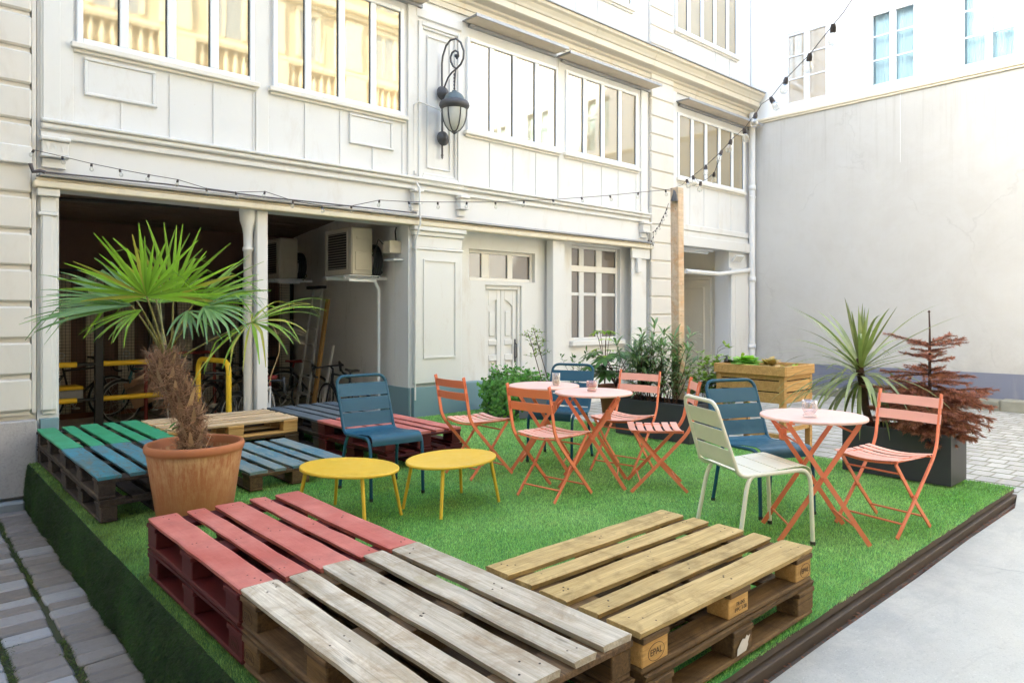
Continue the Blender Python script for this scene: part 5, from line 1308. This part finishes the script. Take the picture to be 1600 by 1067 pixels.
# mesh partition in front of pale locker panels
mp_=thing('mesh_partition','dark steel mesh partition with pale vertical panels behind it, at the garage back','partition')
m=MB(); yb_=GY-.12
for i in range(118): x=-.1+i*.05; m.box(x-.0022,x+.0022,yb_-.0022,yb_+.0022,GZ+.05,1.98)
for k in range(48): z=GZ+.07+k*.05; m.box(-.12,5.98,yb_+.0024,yb_+.0066,z-.0022,z+.0022)
o=m.build('wire_mesh',WIRE,mp_); tag(o,kind='stuff')
m=MB()
for x in (-.1,1.9,3.4,4.95,5.95): m.box(x-.025,x+.025,yb_-.03,yb_+.03,GZ+.04,2.0,.004)
m.box(-.12,5.98,yb_-.02,yb_+.02,1.985,2.02); m.build('frame',BLACK,mp_)
for i in range(13):
    x=.10+i*.47; m=MB(); m.rnd=rng.random(); m.box(x,x+.25,GY-.06,GY-.01,GZ+.1,1.93,.004); pn=m.build('panel',PALEPANEL,mp_)
    m=MB(); m.M=Matrix.Translation((x+.12,GY-.065,.62)) @ Matrix.Rotation(R(90),4,'X'); m.tube([(.045*math.cos(a),.045*math.sin(a),0) for a in [k*math.pi/8 for k in range(16)]],.008,5,True); m.build('ring_handle',UPVC,pn)
m=MB(); m.box(-.3,5.9,GY-.26,GY-.20,GZ+.04,GZ+.12); m.build('floor_rail',plain('rust_brown_rail',(.22,.09,.045),.8),mp_)
for i,(dx,) in enumerate(((0,),)):
    m=MB(); m.tube([(1.2,9.0,2.55),(2.2,9.0,2.6),(2.9,9.05,2.62)],.02,6); tag(m.build('ceiling_conduit',WIRE),'dark conduit under the garage ceiling','pipe')
# padded yellow barrier
yb2=10.85; xpst=2.17
yr=thing('padded_barrier','black steel rack post with horizontal arms sleeved in yellow foam','barrier')
m=MB(); m.box(xpst-.05,xpst+.05,yb2-.05,yb2+.05,-.385,1.16,.006)
for z in (.615,.135): m.tube([(xpst-1.2,yb2,z),(xpst+1.2,yb2,z)],.022,8)
m.build('rack_post',BLACK,yr)
for z in (.615,.135):
    for a,b in ((xpst-1.1,xpst-.26),(xpst+.03,xpst+(.98 if z>.4 else .86))): m=MB(); m.tube([(a,yb2,z),(b,yb2,z)],.036,10); m.build('foam_sleeve',YELLOWP,yr)
def hoop(name,label,p0,p1,h,r_,mat,z=-.385):
    p0=Vector((*p0,z)); p1=Vector((*p1,z)); u=(p1-p0).normalized()*.14; up=Vector((0,0,h))
    t=thing(name,label,'bike rack'); m=MB(); m.tube([p0,p0+up-Vector((0,0,.16))]+arc(p0+up-Vector((0,0,.16)),p0+up,p0+up+u,5)[1:]+arc(p1+up-u,p1+up,p1+up-Vector((0,0,.16)),5)+[p1],r_,10); m.build('tube',mat,t)
    m=MB(); m.lathe([(.07,0),(.07,.008),(r_,.01)],12,p0); m.lathe([(.07,0),(.07,.008),(r_,.01)],12,p1); m.build('base_plate',mat,t)
hoop('bike_hoop','bright yellow tubular bike hoop beside the palm',(2.93,9.15),(3.02,8.35),1.12,.032,YELLOWP)
hoop('bike_hoop','dark red tubular bike hoop deeper in the garage behind the palm',(2.85,11.2),(3.9,11.4),1.08,.026,REDP)
def bike(label,loc,rot,frame_c,bars='flat',seatc=None,mud=None,lean=0,tyre=.018,rim_c=None,group='bicycles parked in the garage',rack=False):
    """bicycle facing +x, hub height .34"""
    t=thing('bicycle',label,'bicycle',loc,rot,group); t.rotation_euler=(R(lean),0,rot)
    fm=plain('bike_frame_'+str(len(bpy.data.materials)),frame_c,.35,.06); rim=rim_c or ALU
    for x in (-.51,.51):
        k=28; m=MB(); m.tube([(x+.325*math.cos(2*math.pi*i/k),0,.345+.325*math.sin(2*math.pi*i/k)) for i in range(k)],tyre,8,True); wh=m.build('wheel',BLACK,t)
        m=MB(); m.tube([(x+.302*math.cos(2*math.pi*i/k),0,.345+.302*math.sin(2*math.pi*i/k)) for i in range(k)],.009,6,True)
        for i in range(24):
            a=2*math.pi*i/24; m.tube([(x+.02*math.cos(a+1.2*(-1)**i),.025*(-1)**(i//2),.345+.02*math.sin(a+1.2*(-1)**i)),(x+.30*math.cos(a),0,.345+.30*math.sin(a))],.0014,3,cap=False)
        m.tube([(x,-.05,.345),(x,.05,.345)],.02,8); m.build('rim',rim,wh)
        if mud:
            m=MB(); rows=[]
            a0,a1=(.35,2.5) if x>0 else (.4,2.9)
            rows=[[(x+.36*math.cos(a0+(a1-a0)*i/14),y,.345+(.36-abs(y)*.2)*math.sin(a0+(a1-a0)*i/14)) for i in range(15)] for y in (-.025,0,.025)]
            m.sheet(rows,.002); m.build('mudguard',mud,t)
    m=MB(); bb=(-.07,0,.29); sa=(-.20,0,.80); hd=(.33,0,.83); hd2=(.37,0,.70)
    for a,b,r_ in ((bb,sa,.016),(sa,hd,.015),(bb,hd2,.018),(hd,hd2,.020)): m.tube([a,b],r_,8)
    for s in (1,-1):
        m.tube([(-.51,s*.06,.345),(bb[0]-.03,s*.03,bb[2])],.009,6); m.tube([(-.51,s*.06,.345),(sa[0]+.005,s*.018,sa[2]-.06)],.008,6)
    m.build('frame',fm,t)
    m=MB()
    for s in (1,-1): m.tube([(.51,s*.05,.345),(.46,s*.05,.45),(.385,s*.035,.66),(.375,s*.015,.69)],[.010,.012,.014,.014],6)
    m.tube([(.375,0,.69),(.365,0,.72)],.025,8); m.build('fork',fm,t)
    m=MB(); m.tube([(.33,0,.83),(.315,0,.90),(.40,0,.93)],.014,8)
    if bars=='drop':
        m.tube([(.40,-.20,.93),(.40,0,.935),(.40,.20,.93)],.013,8)
        for s in (1,-1):
            m.tube([(.40,s*.19,.93)]+arc((.40,s*.2,.93),(.52,s*.21,.95),(.50,s*.215,.86),6)+arc((.50,s*.215,.86),(.47,s*.22,.79),(.36,s*.22,.80),5)[1:],.015,8)
            m.tube([(.47,s*.205,.94),(.53,s*.21,.97),(.545,s*.21,.93),(.53,s*.215,.82)],[.018,.018,.010,.007],6)
    else:
        m.tube([(.30,-.31,.96),(.37,-.2,.955),(.40,0,.93),(.37,.2,.955),(.30,.31,.96)],.012,8)
        for s in (1,-1): m.tube([(.36,s*.21,.958),(.30,s*.31,.96)],.017,8); m.tube([(.36,s*.2,.95),(.40,s*.25,.93),(.36,s*.31,.925)],.006,5)
    m.build('handlebar',BLACK,t)
    m=MB(); m.tube([sa,(-.225,0,.90)],.013,8); rows=[]
    for i in range(9):
        x=-.36+.28*i/8; w_=.075*(1-(i/8)**.8*.82); rows.append([(x,y*w_,.935-.02*abs(y)**2-.008*math.sin(i/8*3.14)) for y in (-1,-.6,0,.6,1)])
    m.sheet(rows[::-1],.03); m.build('saddle',seatc or BLACK,t)
    m=MB(); m.tube([(bb[0]+.09*math.cos(a),.03,bb[2]+.09*math.sin(a)) for a in [k*math.pi/10 for k in range(20)]],.005,4,True); m.tube([(bb[0],-.07,bb[2]),(bb[0],.07,bb[2])],.014,6)
    m.tube([(bb[0],.07,bb[2]),(bb[0]+.12,.075,bb[2]-.11)],.009,6); m.tube([(bb[0],-.07,bb[2]),(bb[0]-.12,-.075,bb[2]+.11)],.009,6); m.box(bb[0]+.08,bb[0]+.17,.08,.15,bb[2]-.125,bb[2]-.10); m.box(bb[0]-.17,bb[0]-.08,-.15,-.08,bb[2]+.10,bb[2]+.125); m.build('crankset',ALU,t)
    if rack:
        m=MB()
        for s in (1,-1): m.tube([(-.24,s*.05,.74),(-.62,s*.06,.74)],.006,6); m.tube([(-.52,s*.06,.37),(-.55,s*.06,.74)],.005,6)
        for x in (-.3,-.42,-.54,-.62): m.tube([(x,-.06,.74),(x,.06,.74)],.005,5)
        m.build('luggage_rack',BLACK,t)
    return t
ZF=-.385
def onfloor(px,d): p=at(px,489,d); return (p.x,p.y,ZF)
def onfl2(px,d,rot,off):
    p=at(px,489,d); return (p.x-math.cos(R(rot))*off,p.y-math.sin(R(rot))*off,ZF)
bike('dark bicycle at the left end of the garage behind the yellow arms',onfloor(118,10.9),R(15),(.03,.03,.035),'flat',rack=True,lean=4)
bike('teal framed bicycle with chrome mudguards behind the yellow arms',onfloor(238,11.0),R(200),(.01,.10,.12),'drop',mud=ALU)
bike('black city bicycle with red reflector mudguard, directly right of the palm trunk',onfloor(330,9.1),R(-68),(.02,.02,.022),'flat',mud=BLACK,tyre=.026,lean=3)
bike('black mountain bicycle with fat tyres between yellow hoop and square post',onfloor(357,9.7),R(-80),(.025,.025,.027),'flat',tyre=.03,lean=-4)
bike('white and red road bicycle with drop bars just behind the slate grey pallets',tuple(onfl2(414,7.80,-118,.40)),R(-118),(.62,.62,.62),'drop',seatc=REDP)
bike('dark bicycle with red saddle leaning by the ladder foot',onfloor(438,11.2),R(170),(.05,.05,.05),'drop',seatc=REDP,rim_c=plain('tan_rim',(.3,.22,.13)))
bike('dark road bicycle with drop bars and rear rack against the right garage wall',(4.78,8.75,ZF),R(88),(.04,.04,.045),'drop',rack=True,lean=-3)
bike('dark bicycle deepest in the garage, behind the fat tyred mountain bicycle',onfloor(395,12.0),R(160),(.03,.02,.02),'flat')
p=at(232,612,10.6); cb=thing('cardboard_box','crumpled brown cardboard box balanced on the bicycles behind the palm','box',(p.x,p.y,p.z-.12),R(35)); cb.rotation_euler=(R(12),R(-24),R(-10))
m=MB(); m.box(-.22,.22,-.16,.16,0,.24,.006); m.build('carton',CARD,cb)
m=MB(); m.poly([(-.22,-.165,.24),(.22,-.165,.24),(.20,-.29,.20),(-.2,-.28,.22)]); m.poly([(-.22,.165,.24),(-.2,.29,.30),(.2,.28,.31),(.22,.165,.24)]); m.build('flap',CARD,cb)
# crates of clutter low on the floor behind the pallets
p=at(100,618,9.9); bx=thing('plastic_crate','grey crate with yellow lid on the carrier of the leftmost bicycle','crate',(p.x,p.y,p.z-.1),R(8))
m=MB(); m.box(-.2,.2,-.15,.15,0,.18,.01); m.build('crate_body',METAL_GREY,bx); m=MB(); m.box(-.2,.2,-.15,.15,.182,.235,.01); m.build('lid',YELLOWP,bx)
# ladder, planks
ld=thing('ladder','worn aluminium ladder leaning on the right garage wall','ladder')
bt=Vector((4.86,10.2,ZF)); tp=Vector((5.22,10.33,1.72)); wv_=Vector((0.05,.42,0))
for s in (0,1): m=MB(); a=bt+wv_*s*1.15; b=tp+wv_*s; m.tube([a,b],0,flat=(.06,.022,(1,0,0))); m.build('rail',ALU,ld)
for k in range(8):
    t_=(k+.6)/8.2; m=MB(); a=bt.lerp(tp,t_); b=(bt+wv_*1.15).lerp(tp+wv_,t_); m.tube([a,b],0,flat=(.05,.028,(0,0,1))); m.build('rung',ALU,ld)
m=MB(); m.box(tp.x-.06,tp.x+.06,tp.y-.04,tp.y+.46,tp.z-.02,tp.z+.03,.01); m.build('top_cap',BLACK,ld)
m=MB(); a=at(489,640,10.2); b=at(512.5,468,10.35); a.z=max(a.z,ZF); m.tube([a,b],0,flat=(.035,.085,(0,1,0)))
tag(m.build('plank',OCHRE),'ochre timber plank leaning beside the ladder','plank')
m=MB(); a=at(503,640,10.1); b=at(521,540,10.3); m.tube([a,b],0,flat=(.02,.05,(0,1,0)))
tag(m.build('batten',WHITE2),'short pale batten leaning right of the ochre plank','plank')

# ------------------------------------------------------------------ raised wooden planter with lettuces
rp=thing('raised_planter','honey coloured wooden raised planter on legs with lettuces','planter',(0,0,0))
x0,x1,y0,y1=6.5,7.10,3.24,3.98; z0,z1=.42,.765; gl=gz(6.8,3.6)
m=MB()
for k in range(3):
    a=z0+k*.113; b=a+.100; m.rnd=rng.random(); m.box(x0,x0+.02,y0+.02,y1-.02,a,b,.003); m.rnd=rng.random(); m.box(x1-.02,x1,y0+.02,y1-.02,a,b,.003)
    m.rnd=rng.random(); m.box(x0+.02,x1-.02,y0,y0+.02,a,b,.003); m.rnd=rng.random(); m.box(x0+.02,x1-.02,y1-.02,y1,a,b,.003)
m.rnd=.5; m.box(x0-.022,x0-.001,y0-.02,y1+.02,z1-.075,z1+.02,.004); m.box(x1+.001,x1+.022,y0-.02,y1+.02,z1-.075,z1+.02,.004); m.box(x0,x1,y0-.022,y0-.001,z1-.075,z1+.02,.004); m.box(x0,x1,y1+.001,y1+.022,z1-.075,z1+.02,.004)
m.box(x0+.02,x1-.02,y0+.02,y1-.02,z0+.01,z0+.03); m.build('board_box',RAISED,rp)
for a,b in ((x0-.003,y0-.003),(x0-.003,y1-.052),(x1-.052,y0-.003),(x1-.052,y1-.052)):
    m=MB(); m.rnd=rng.random(); m.box(a,a+.055,b,b+.055,gl-.02,z1-.08,.004); m.build('leg',RAISED,rp)
m=MB(); m.box(x0+.055,x1-.055,y0+.005,y0+.04,.13,.17,.003); m.box(x0+.055,x1-.055,y1-.04,y1-.005,.13,.17,.003); m.box(x0+.01,x0+.05,y0+.055,y1-.055,.075,.115,.003); m.build('stretcher',RAISED,rp)
m=MB(); m.box(x0+.021,x1-.021,y0+.021,y1-.021,z0+.03,z1-.02); m.build('soil',SOIL,rp)
def rosette(label,mat,x,y,z,n,L,W,seed,name='lettuce',cat='lettuce'):
    q=random.Random(seed); m=MB()
    for i in range(n):
        a=i*2.4+q.uniform(-.3,.3); e=.25+1.0*(i/n); m.rnd=q.random(); m.leaf((x+q.gauss(0,.012),y+q.gauss(0,.012),z),(math.cos(a)*math.cos(e),math.sin(a)*math.cos(e),math.sin(e)),UP,L*q.uniform(.7,1.1),W*q.uniform(.8,1.2),q.uniform(.4,1.1),5,.3,(.35,.8,1,.9,.35))
    return tag(m.build(name,mat),label,cat)
rosette('bright green lettuce in the middle of the raised planter',LETT,6.62,3.68,z1-.01,40,.15,.12,1)
rosette('bright green lettuce left of centre in the raised planter',LETT,6.66,3.80,z1-.01,30,.13,.11,4)
rosette('peach edged lettuce in the raised planter beside the green ones',LETTP,6.60,3.44,z1-.0,30,.12,.10,2)
rosette('small pale seedling at the right edge of the raised planter',LIME,6.80,3.30,z1-.02,9,.06,.04,3,'seedling','seedling')
p=at(1140,570,6.95); tag_o=thing('watering_head','small dark watering can head resting on the rim of the raised planter','garden tool',(6.62,3.93,z1+.02)); m=MB(); m.lathe([(.001,0),(.035,.004),(.03,.03),(.012,.05),(.012,.07),(.001,.072)],12); m.tube([(0,-.02,.02),(.02,-.09,.015),(.03,-.13,.01)],.009,6); m.build('head',BLACK,tag_o)
p=onx(1240,566,7.05)
# ------------------------------------------------------------------ cordyline
def wpx(px,py,d): return at(px,py,d)
cb_=Vector((6.13,2.28,.34)); dC=cb_.x*fx+cb_.y*fy
cl=thing('cordyline','cordyline with long drooping sword leaves on a thin trunk, in the black planter','plant',cb_)
def CPt(px,py,dx=0): return at(px,py,dC+dx)-cb_
m=MB(); cc=CPt(1344,582); m.tube([(0,0,-.04),CPt(1353,640),CPt(1350,612),cc,CPt(1342,560)],[.034,.030,.028,.032,.02],10); m.build('trunk',CORDT,cl)
q=random.Random(12)
mA=MB()
for i in range(104):
    an=q.uniform(0,6.283); k=i/104
    if i<13: el=q.uniform(.95,1.5); dr=q.uniform(0,.25); L=q.uniform(.42,.62)
    elif i<42: el=q.uniform(.30,.95); dr=q.uniform(.35,1.1); L=q.uniform(.68,1.0)
    elif i<78: el=q.uniform(-.1,.5); dr=q.uniform(.5,1.6); L=q.uniform(.6,.92)
    else: el=q.uniform(-.7,.1); dr=q.uniform(1.2,2.6); L=q.uniform(.35,.62)
    d=Vector((math.cos(an)*math.cos(el),math.sin(an)*math.cos(el),math.sin(el))); mA.rnd=q.random()
    mA.leaf(cc+Vector((0,0,.06-.16*k))+d*.02,d,UP,L,q.uniform(.024,.039),dr,9,.35,(.7,.9,1,.85,.5,.06))
mA.build('leaves',CORD,cl)
# ------------------------------------------------------------------ dead fir
db_=Vector((6.14,1.86,.33)); dD=db_.x*fx+db_.y*fy; off_=at(1457,690,dD)-db_
df=thing('dead_fir','dead rust brown fir tree with bare leader, in the black planter','tree',db_)
ht=at(1455,487,dD).z-.33
m=MB(); m.tube([(0,0,-.03),(0,0,ht*.3),(0,0,ht*.6),(.0,.0,ht*.85),(.0,.005,ht)],[.018,.015,.011,.007,.005],8); m.lathe([(.001,-.01),(.012,0),(.001,.012)],6,(0,.005,ht)); m.build('trunk',FIRT,df)
mB=MB(); mN=MB(); q=random.Random(9)
def needles(p,d,L,n):
    for i in range(n):
        t_=i/n; b=p+d*(L*t_); a=q.uniform(0,6.283); o=d.orthogonal().normalized(); o=Matrix.Rotation(a,3,d) @ o; nd=(o*.8+d*.7+Vector((0,0,-.15))).normalized(); mN.rnd=q.random()
        w_=d.cross(nd).normalized()*.0024; l=q.uniform(.016,.032)*1.15
        mN._add([b-w_,b+w_,b+nd*l],[(0,1,2)])
tiers=[(.74,.24,6,.55),(.70,.13,4,.3),(.62,.17,5,.55),(.55,.12,4,.4),(.50,.30,6,.7),(.42,.22,6,.7),(.36,.36,9,1.05),(.30,.28,9,1.1),(.25,.38,11,1.2),(.19,.33,11,1.2),(.13,.37,11,1.2),(.08,.32,10,1.2),(.03,.24,8,1.0)]
for zf_,L,n,dens in tiers:
    a0=q.uniform(0,6.28)
    for i in range(n):
        a=a0+6.283*i/n+q.uniform(-.25,.25); l=L*q.uniform(.75,1.2); d=Vector((math.cos(a),math.sin(a),q.uniform(-.12,.30) if zf_<.5 else q.uniform(.0,.3))).normalized(); p=Vector((0,0,zf_*ht+q.uniform(-.02,.02))); pts=[p]; segs=6; dirs=[d]
        for k in range(segs): d=(d+Vector((0,0,-.045 if zf_<.45 else .0))+Vector((q.gauss(0,.06),q.gauss(0,.06),q.gauss(0,.04)))).normalized(); dirs.append(d); pts.append(pts[-1]+d*l/segs)
        mB.tube(pts,[.006,.005,.0045,.004,.003,.0025,.002],5)
        for k in range(1,segs+1):
            needles(pts[k-1],dirs[k],l/segs,int(46*dens))
            for s in (1,-1):
                if q.random()<.92*min(1,dens+.15):
                    sd=(Vector((0,0,1)).cross(dirs[k])*s*q.uniform(.5,1)+dirs[k]*.9+Vector((0,0,q.uniform(-.3,.1)))).normalized(); sl=l*.42*(1-.6*k/segs)+.02
                    mB.tube([pts[k],pts[k]+sd*sl],[.0025,.0015],4); needles(pts[k],sd,sl,int(48*dens))
                    if dens>.8 and q.random()<.8:
                        s2=(sd+Vector((q.gauss(0,.5),q.gauss(0,.5),-.25))).normalized(); needles(pts[k]+sd*sl*.5,s2,sl*.6,26)
mB.build('branches',FIRT,df); o=mN.build('needles',FIRN,df)
# ------------------------------------------------------------------ oleander, fatsia, rose bush, ivy, sapling
def shrub(name,label,base,stems,leafm,cat,seed,L,W,n_per,hgt,spread,droop=.5,whorl=3,twr=.005,fold=.2,shape=(.2,.8,1,.6,.05),bare=.25,frm=None,twig=0.0):
    t=thing(name,label,cat,base); q=random.Random(seed); ms=MB(); ml=MB()
    for i in range(stems):
        bx=frm(q) if frm else Vector((q.gauss(0,.06),q.gauss(0,.06),0)); an=q.uniform(0,6.283); ln=q.uniform(0,1)*spread
        d=Vector((math.cos(an)*ln,math.sin(an)*ln,1)).normalized(); h_=hgt*q.uniform(.55,1.08); p=Vector(bx); pts=[p]; sg=8
        for k in range(sg): d=(d+Vector((q.gauss(0,.07),q.gauss(0,.07),q.gauss(.03,.05)))).normalized(); pts.append(pts[-1]+d*h_/sg)
        ms.tube(pts,[twr*(1-.75*k/sg) for k in range(sg+1)],5)
        for k in range(n_per):
            f=bare+(1-bare)*(k/max(1,n_per-1))**.8; s=f*sg; a=min(int(s),sg-1); c=pts[a].lerp(pts[a+1],s-a); dd=(pts[a+1]-pts[a]).normalized(); a0=q.uniform(0,6.28)
            if twig:
                o=Vector((math.cos(a0),math.sin(a0),q.uniform(-.2,.7))).normalized(); c2=c+o*twig*q.uniform(.3,1.2); ms.tube([c,c.lerp(c2,.5)+Vector((0,0,.01)),c2],[.002,.0016,.001],4); c=c2
            for w_ in range(whorl):
                al=a0+6.283*w_/whorl; o=Vector((math.cos(al),math.sin(al),0)); e=q.uniform(.15,.8)*(1 if f<.92 else 2.2); ld_=(o+dd*e).normalized(); ml.rnd=q.random()
                ml.leaf(c,ld_,UP,L*q.uniform(.7,1.15),W*q.uniform(.8,1.15),droop*q.uniform(.5,1.4),4,fold,shape)
    ms.build('stems',TWIG,t); ml.build('foliage',leafm,t); return t
ob=Vector((6.08,4.62,.34))
shrub('oleander','tall oleander with narrow grey green leaves at the left of the long planter',ob,20,OLEA,'shrub',21,.19,.031,14,.86,.75,.9,3,.007,frm=lambda q:Vector((q.gauss(0,.05),q.gauss(0,.10),0)))
shrub('oleander','looser oleander with narrow leaves at the right of the long planter',Vector((6.10,4.36,.34)),13,OLEA,'shrub',23,.16,.026,12,.68,.65,.85,3,.006,frm=lambda q:Vector((q.gauss(0,.04),q.gauss(0,.09),0)))
def fatsia(name,label,base,n,mat,seed,hgt,R_,size,cat='shrub'):
    t=thing(name,label,cat,base); q=random.Random(seed); ms=MB(); ml=MB()
    for i in range(n):
        an=q.uniform(0,6.283); o=Vector((math.cos(an),math.sin(an),0)); z=hgt*q.uniform(.35,1); hub=o*R_*q.uniform(.35,1)+UP*z; ms.tube(arc((0,0,0),o*.02+UP*z*.7,hub,5),.004,5)
        ax=(o+UP*q.uniform(-.5,.2)).normalized(); nr=(UP+o*.3).normalized(); sd=ax.cross(nr).normalized()
        for k in range(7):
            a=(k-3)*.62; d=(ax*math.cos(a)+sd*math.sin(a)).normalized(); ml.rnd=q.random(); ml.leaf(hub,d,nr,size*(1-.12*abs(k-3))*q.uniform(.85,1.1),size*.28,.45,4,.15,(.15,.6,1,.75,.05))
    ms.build('stems',TWIG,t); ml.build('foliage',mat,t); return t
fp_=at(955,640,8.0); fatsia('fatsia','dark glossy fatsia with hand shaped leaves in the brown terracotta pot',Vector((pc.x+.12,pc.y+.09,.42)),26,FATS,3,.46,.34,.22)
fb=at(945,560,8.3); fatsia('lime_leaf_plant','lime green leaved plant rising behind the dark fatsia',Vector((fb.x,fb.y,.40)),8,LIME,5,.72,.14,.13)
shrub('rose_bush','sparse rose bush with small yellowing leaves around the timber post',Vector((6.74,4.22,gz(6.7,4.3)+.2)),22,ROSE,'shrub',31,.060,.036,22,.86,.9,.4,4,.005,.1,(.3,.9,1,.7,.1),.3,frm=lambda q:Vector((q.gauss(0,.05),q.gauss(-.02,.09),0)),twig=.15)
planter('planter_box','dark box holding the rose bush behind the timber post',6.55,6.95,4.1,4.55,.30,PLANT_GR,gz(6.7,4.3))
shrub('trailing_branch','fine leafy branches arching left behind the back petrol blue chair',Vector((5.75,5.25,.30)),5,FATS,'shrub',37,.07,.022,14,.72,.75,.3,2,.004)
# sapling
spb=at(852,592,8.75); shrub('sapling','slender sapling with two thin dark stems and tiny leaves by the white door',Vector((spb.x,spb.y,.40)),2,ROSE,'sapling',44,.042,.02,0,.85,.05,.3,2,.007)
spo=[o for o in bpy.data.objects if o.name.startswith('sapling')][0]; 
q=random.Random(8); ms=MB(); ml=MB()
for (bx,by,tx,ty) in ((846,592,826,528),(856,592,833,519)):
    a=at(bx,by,8.75)-spo.location; b=at(tx,ty,8.75)-spo.location; b.z+=.05
    ms.tube([a,a.lerp(b,.5)+Vector((.01,.01,0)),b],[.006,.005,.003],5)
    for i in range(26):
        f=q.uniform(.45,1); c=a.lerp(b,f); an=q.uniform(0,6.28); d=Vector((math.cos(an),math.sin(an),q.uniform(-.1,.6))).normalized(); l=q.uniform(.05,.17); ms.tube([c,c+d*l],[.002,.001],4)
        for k in range(8): ml.rnd=q.random(); ml.leaf(c+d*l*(.25+.75*k/8),(q.gauss(0,1),q.gauss(0,1),q.gauss(.2,.5)),UP,.036,.018,.3,2,.1,(.3,1,.7,.05))
for o in [k for k in bpy.data.objects if k.parent is spo]: bpy.data.objects.remove(o)
ms.build('stems',TWIG,spo); ml.build('foliage',ROSE,spo)
# ivy spilling over the left side of the grey planter
iv=thing('ivy','bright green ivy spilling over the left side of the grey planter','ivy',(Np.x,Np.y,0)); q=random.Random(77); ms=MB(); ml=MB()
IX,IY=.60,.62
def ivleaf(p,n_,up,s):
    n_=Vector(n_).normalized(); t0=(n_.cross(Vector(up))).normalized(); t1=n_.cross(t0); c=Vector(p); a=q.uniform(0,6.28); e1=t0*math.cos(a)+t1*math.sin(a); e2=n_.cross(e1)
    out=[(-.9,0,-.1),(-.5,.75,-.1),(.1,.5,0),(.35,.9,-.15),(.45,.35,0),(1.15,0,-.2),(.45,-.35,0),(.35,-.9,-.15),(.1,-.5,0),(-.5,-.75,-.1)]
    ml.rnd=q.random(); vs=[c+n_*.1*s]+[c+e1*(x*s)+e2*(y*s)+n_*(z*s) for x,y,z in out]; ml._add(vs,[(0,i+1,(i+1)%10+1) for i in range(10)])
for i in range(560):
    x,y=q.uniform(-.03,IX),q.uniform(0,IY); z=.43+abs(q.gauss(0,.07))*(1.4 if x<.3 else .7); ivleaf((x,y,z),(q.gauss(0,.6),q.gauss(-.3,.6),q.uniform(.4,1.2)),UP if q.random()<.5 else (1,0,0),q.uniform(.018,.034))
for k in range(22):
    y=q.uniform(.12,IY*.9) if k<18 else q.uniform(-.05,.1); p=Vector((-.02,y,.44)); d=Vector((-.5,q.gauss(0,.3),.1)); L=q.uniform(.12,.5); pts=[p]; 
    for s in range(9):
        d=(d+Vector((.10 if s>2 else 0,q.gauss(0,.25),-.45))).normalized(); pn=pts[-1]+d*L/9; pn.x=min(pn.x,-.012-.05*q.random()*(1-s/12)); pn.z=max(pn.z,.015); pts.append(pn)
        for j in range(5): ivleaf(pn+Vector((q.gauss(-.03,.03),q.gauss(0,.04),q.gauss(0,.03))),(-1,q.gauss(-.4,.5),q.uniform(0,1)),UP,q.uniform(.016,.036))
    ms.tube(pts,.002,4)
for k in range(8):
    p=Vector((q.uniform(-.05,.2),q.uniform(.1,.6),.46)); d=Vector((q.gauss(-.3,.4),q.gauss(0,.4),1)).normalized(); L=q.uniform(.1,.24); ms.tube([p,p+d*L],.002,4)
    for j in range(7): ivleaf(p+d*L*(j+1)/7+Vector((q.gauss(0,.015),q.gauss(0,.015),0)),(q.gauss(0,1),q.gauss(-.5,1),.6),UP,q.uniform(.014,.024))
ms.build('stems',TWIG,iv); ml.build('foliage',IVYL,iv)

# ------------------------------------------------------------------ camera, light, world
cam=bpy.data.cameras.new('camera'); co=bpy.data.objects.new('camera',cam); COL.objects.link(co); sc.camera=co
co.location=CAM; d=Vector((fx,fy,0)); co.rotation_euler=d.to_track_quat('-Z','Y').to_euler()
cam.sensor_fit='HORIZONTAL'; cam.sensor_width=36; cam.lens=36*F/1600; cam.shift_y=-(533.5-YH)/1600; cam.clip_start=.05; cam.clip_end=300
sdir=Vector((-.72,.36,.59)).normalized()
sun=bpy.data.lights.new('sun','SUN'); sun.energy=2.0; sun.angle=R(.5); sun.color=(1,.93,.82)
so=bpy.data.objects.new('sun',sun); COL.objects.link(so); so.rotation_euler=sdir.to_track_quat('Z','Y').to_euler(); so.location=(0,0,20)
w=bpy.data.worlds.new('World'); sc.world=w; w.use_nodes=True
nt=w.node_tree; bg=nt.nodes['Background']; sky=nt.nodes.new('ShaderNodeTexSky'); sky.sky_type='NISHITA'; sky.sun_disc=False
sky.sun_elevation=math.asin(sdir.z); sky.sun_rotation=math.atan2(sdir.x,sdir.y); sky.dust_density=3.0; sky.air_density=1.0; sky.ozone_density=.6
nt.links.new(sky.outputs[0],bg.inputs[0]); bg.inputs[1].default_value=.15
vs=sc.view_settings; vs.view_transform='Standard'; vs.look='None'; vs.gamma=1; vs.exposure=3.0
vs.use_white_balance=True; vs.white_balance_temperature=5980; vs.white_balance_tint=4
sc.render.engine='CYCLES'; cy=sc.cycles; cy.use_denoising=True; cy.max_bounces=10; cy.diffuse_bounces=6; cy.glossy_bounces=5; cy.transparent_max_bounces=12; cy.transmission_bounces=6
cy.caustics_reflective=False; cy.caustics_refractive=False; cy.sample_clamp_indirect=8
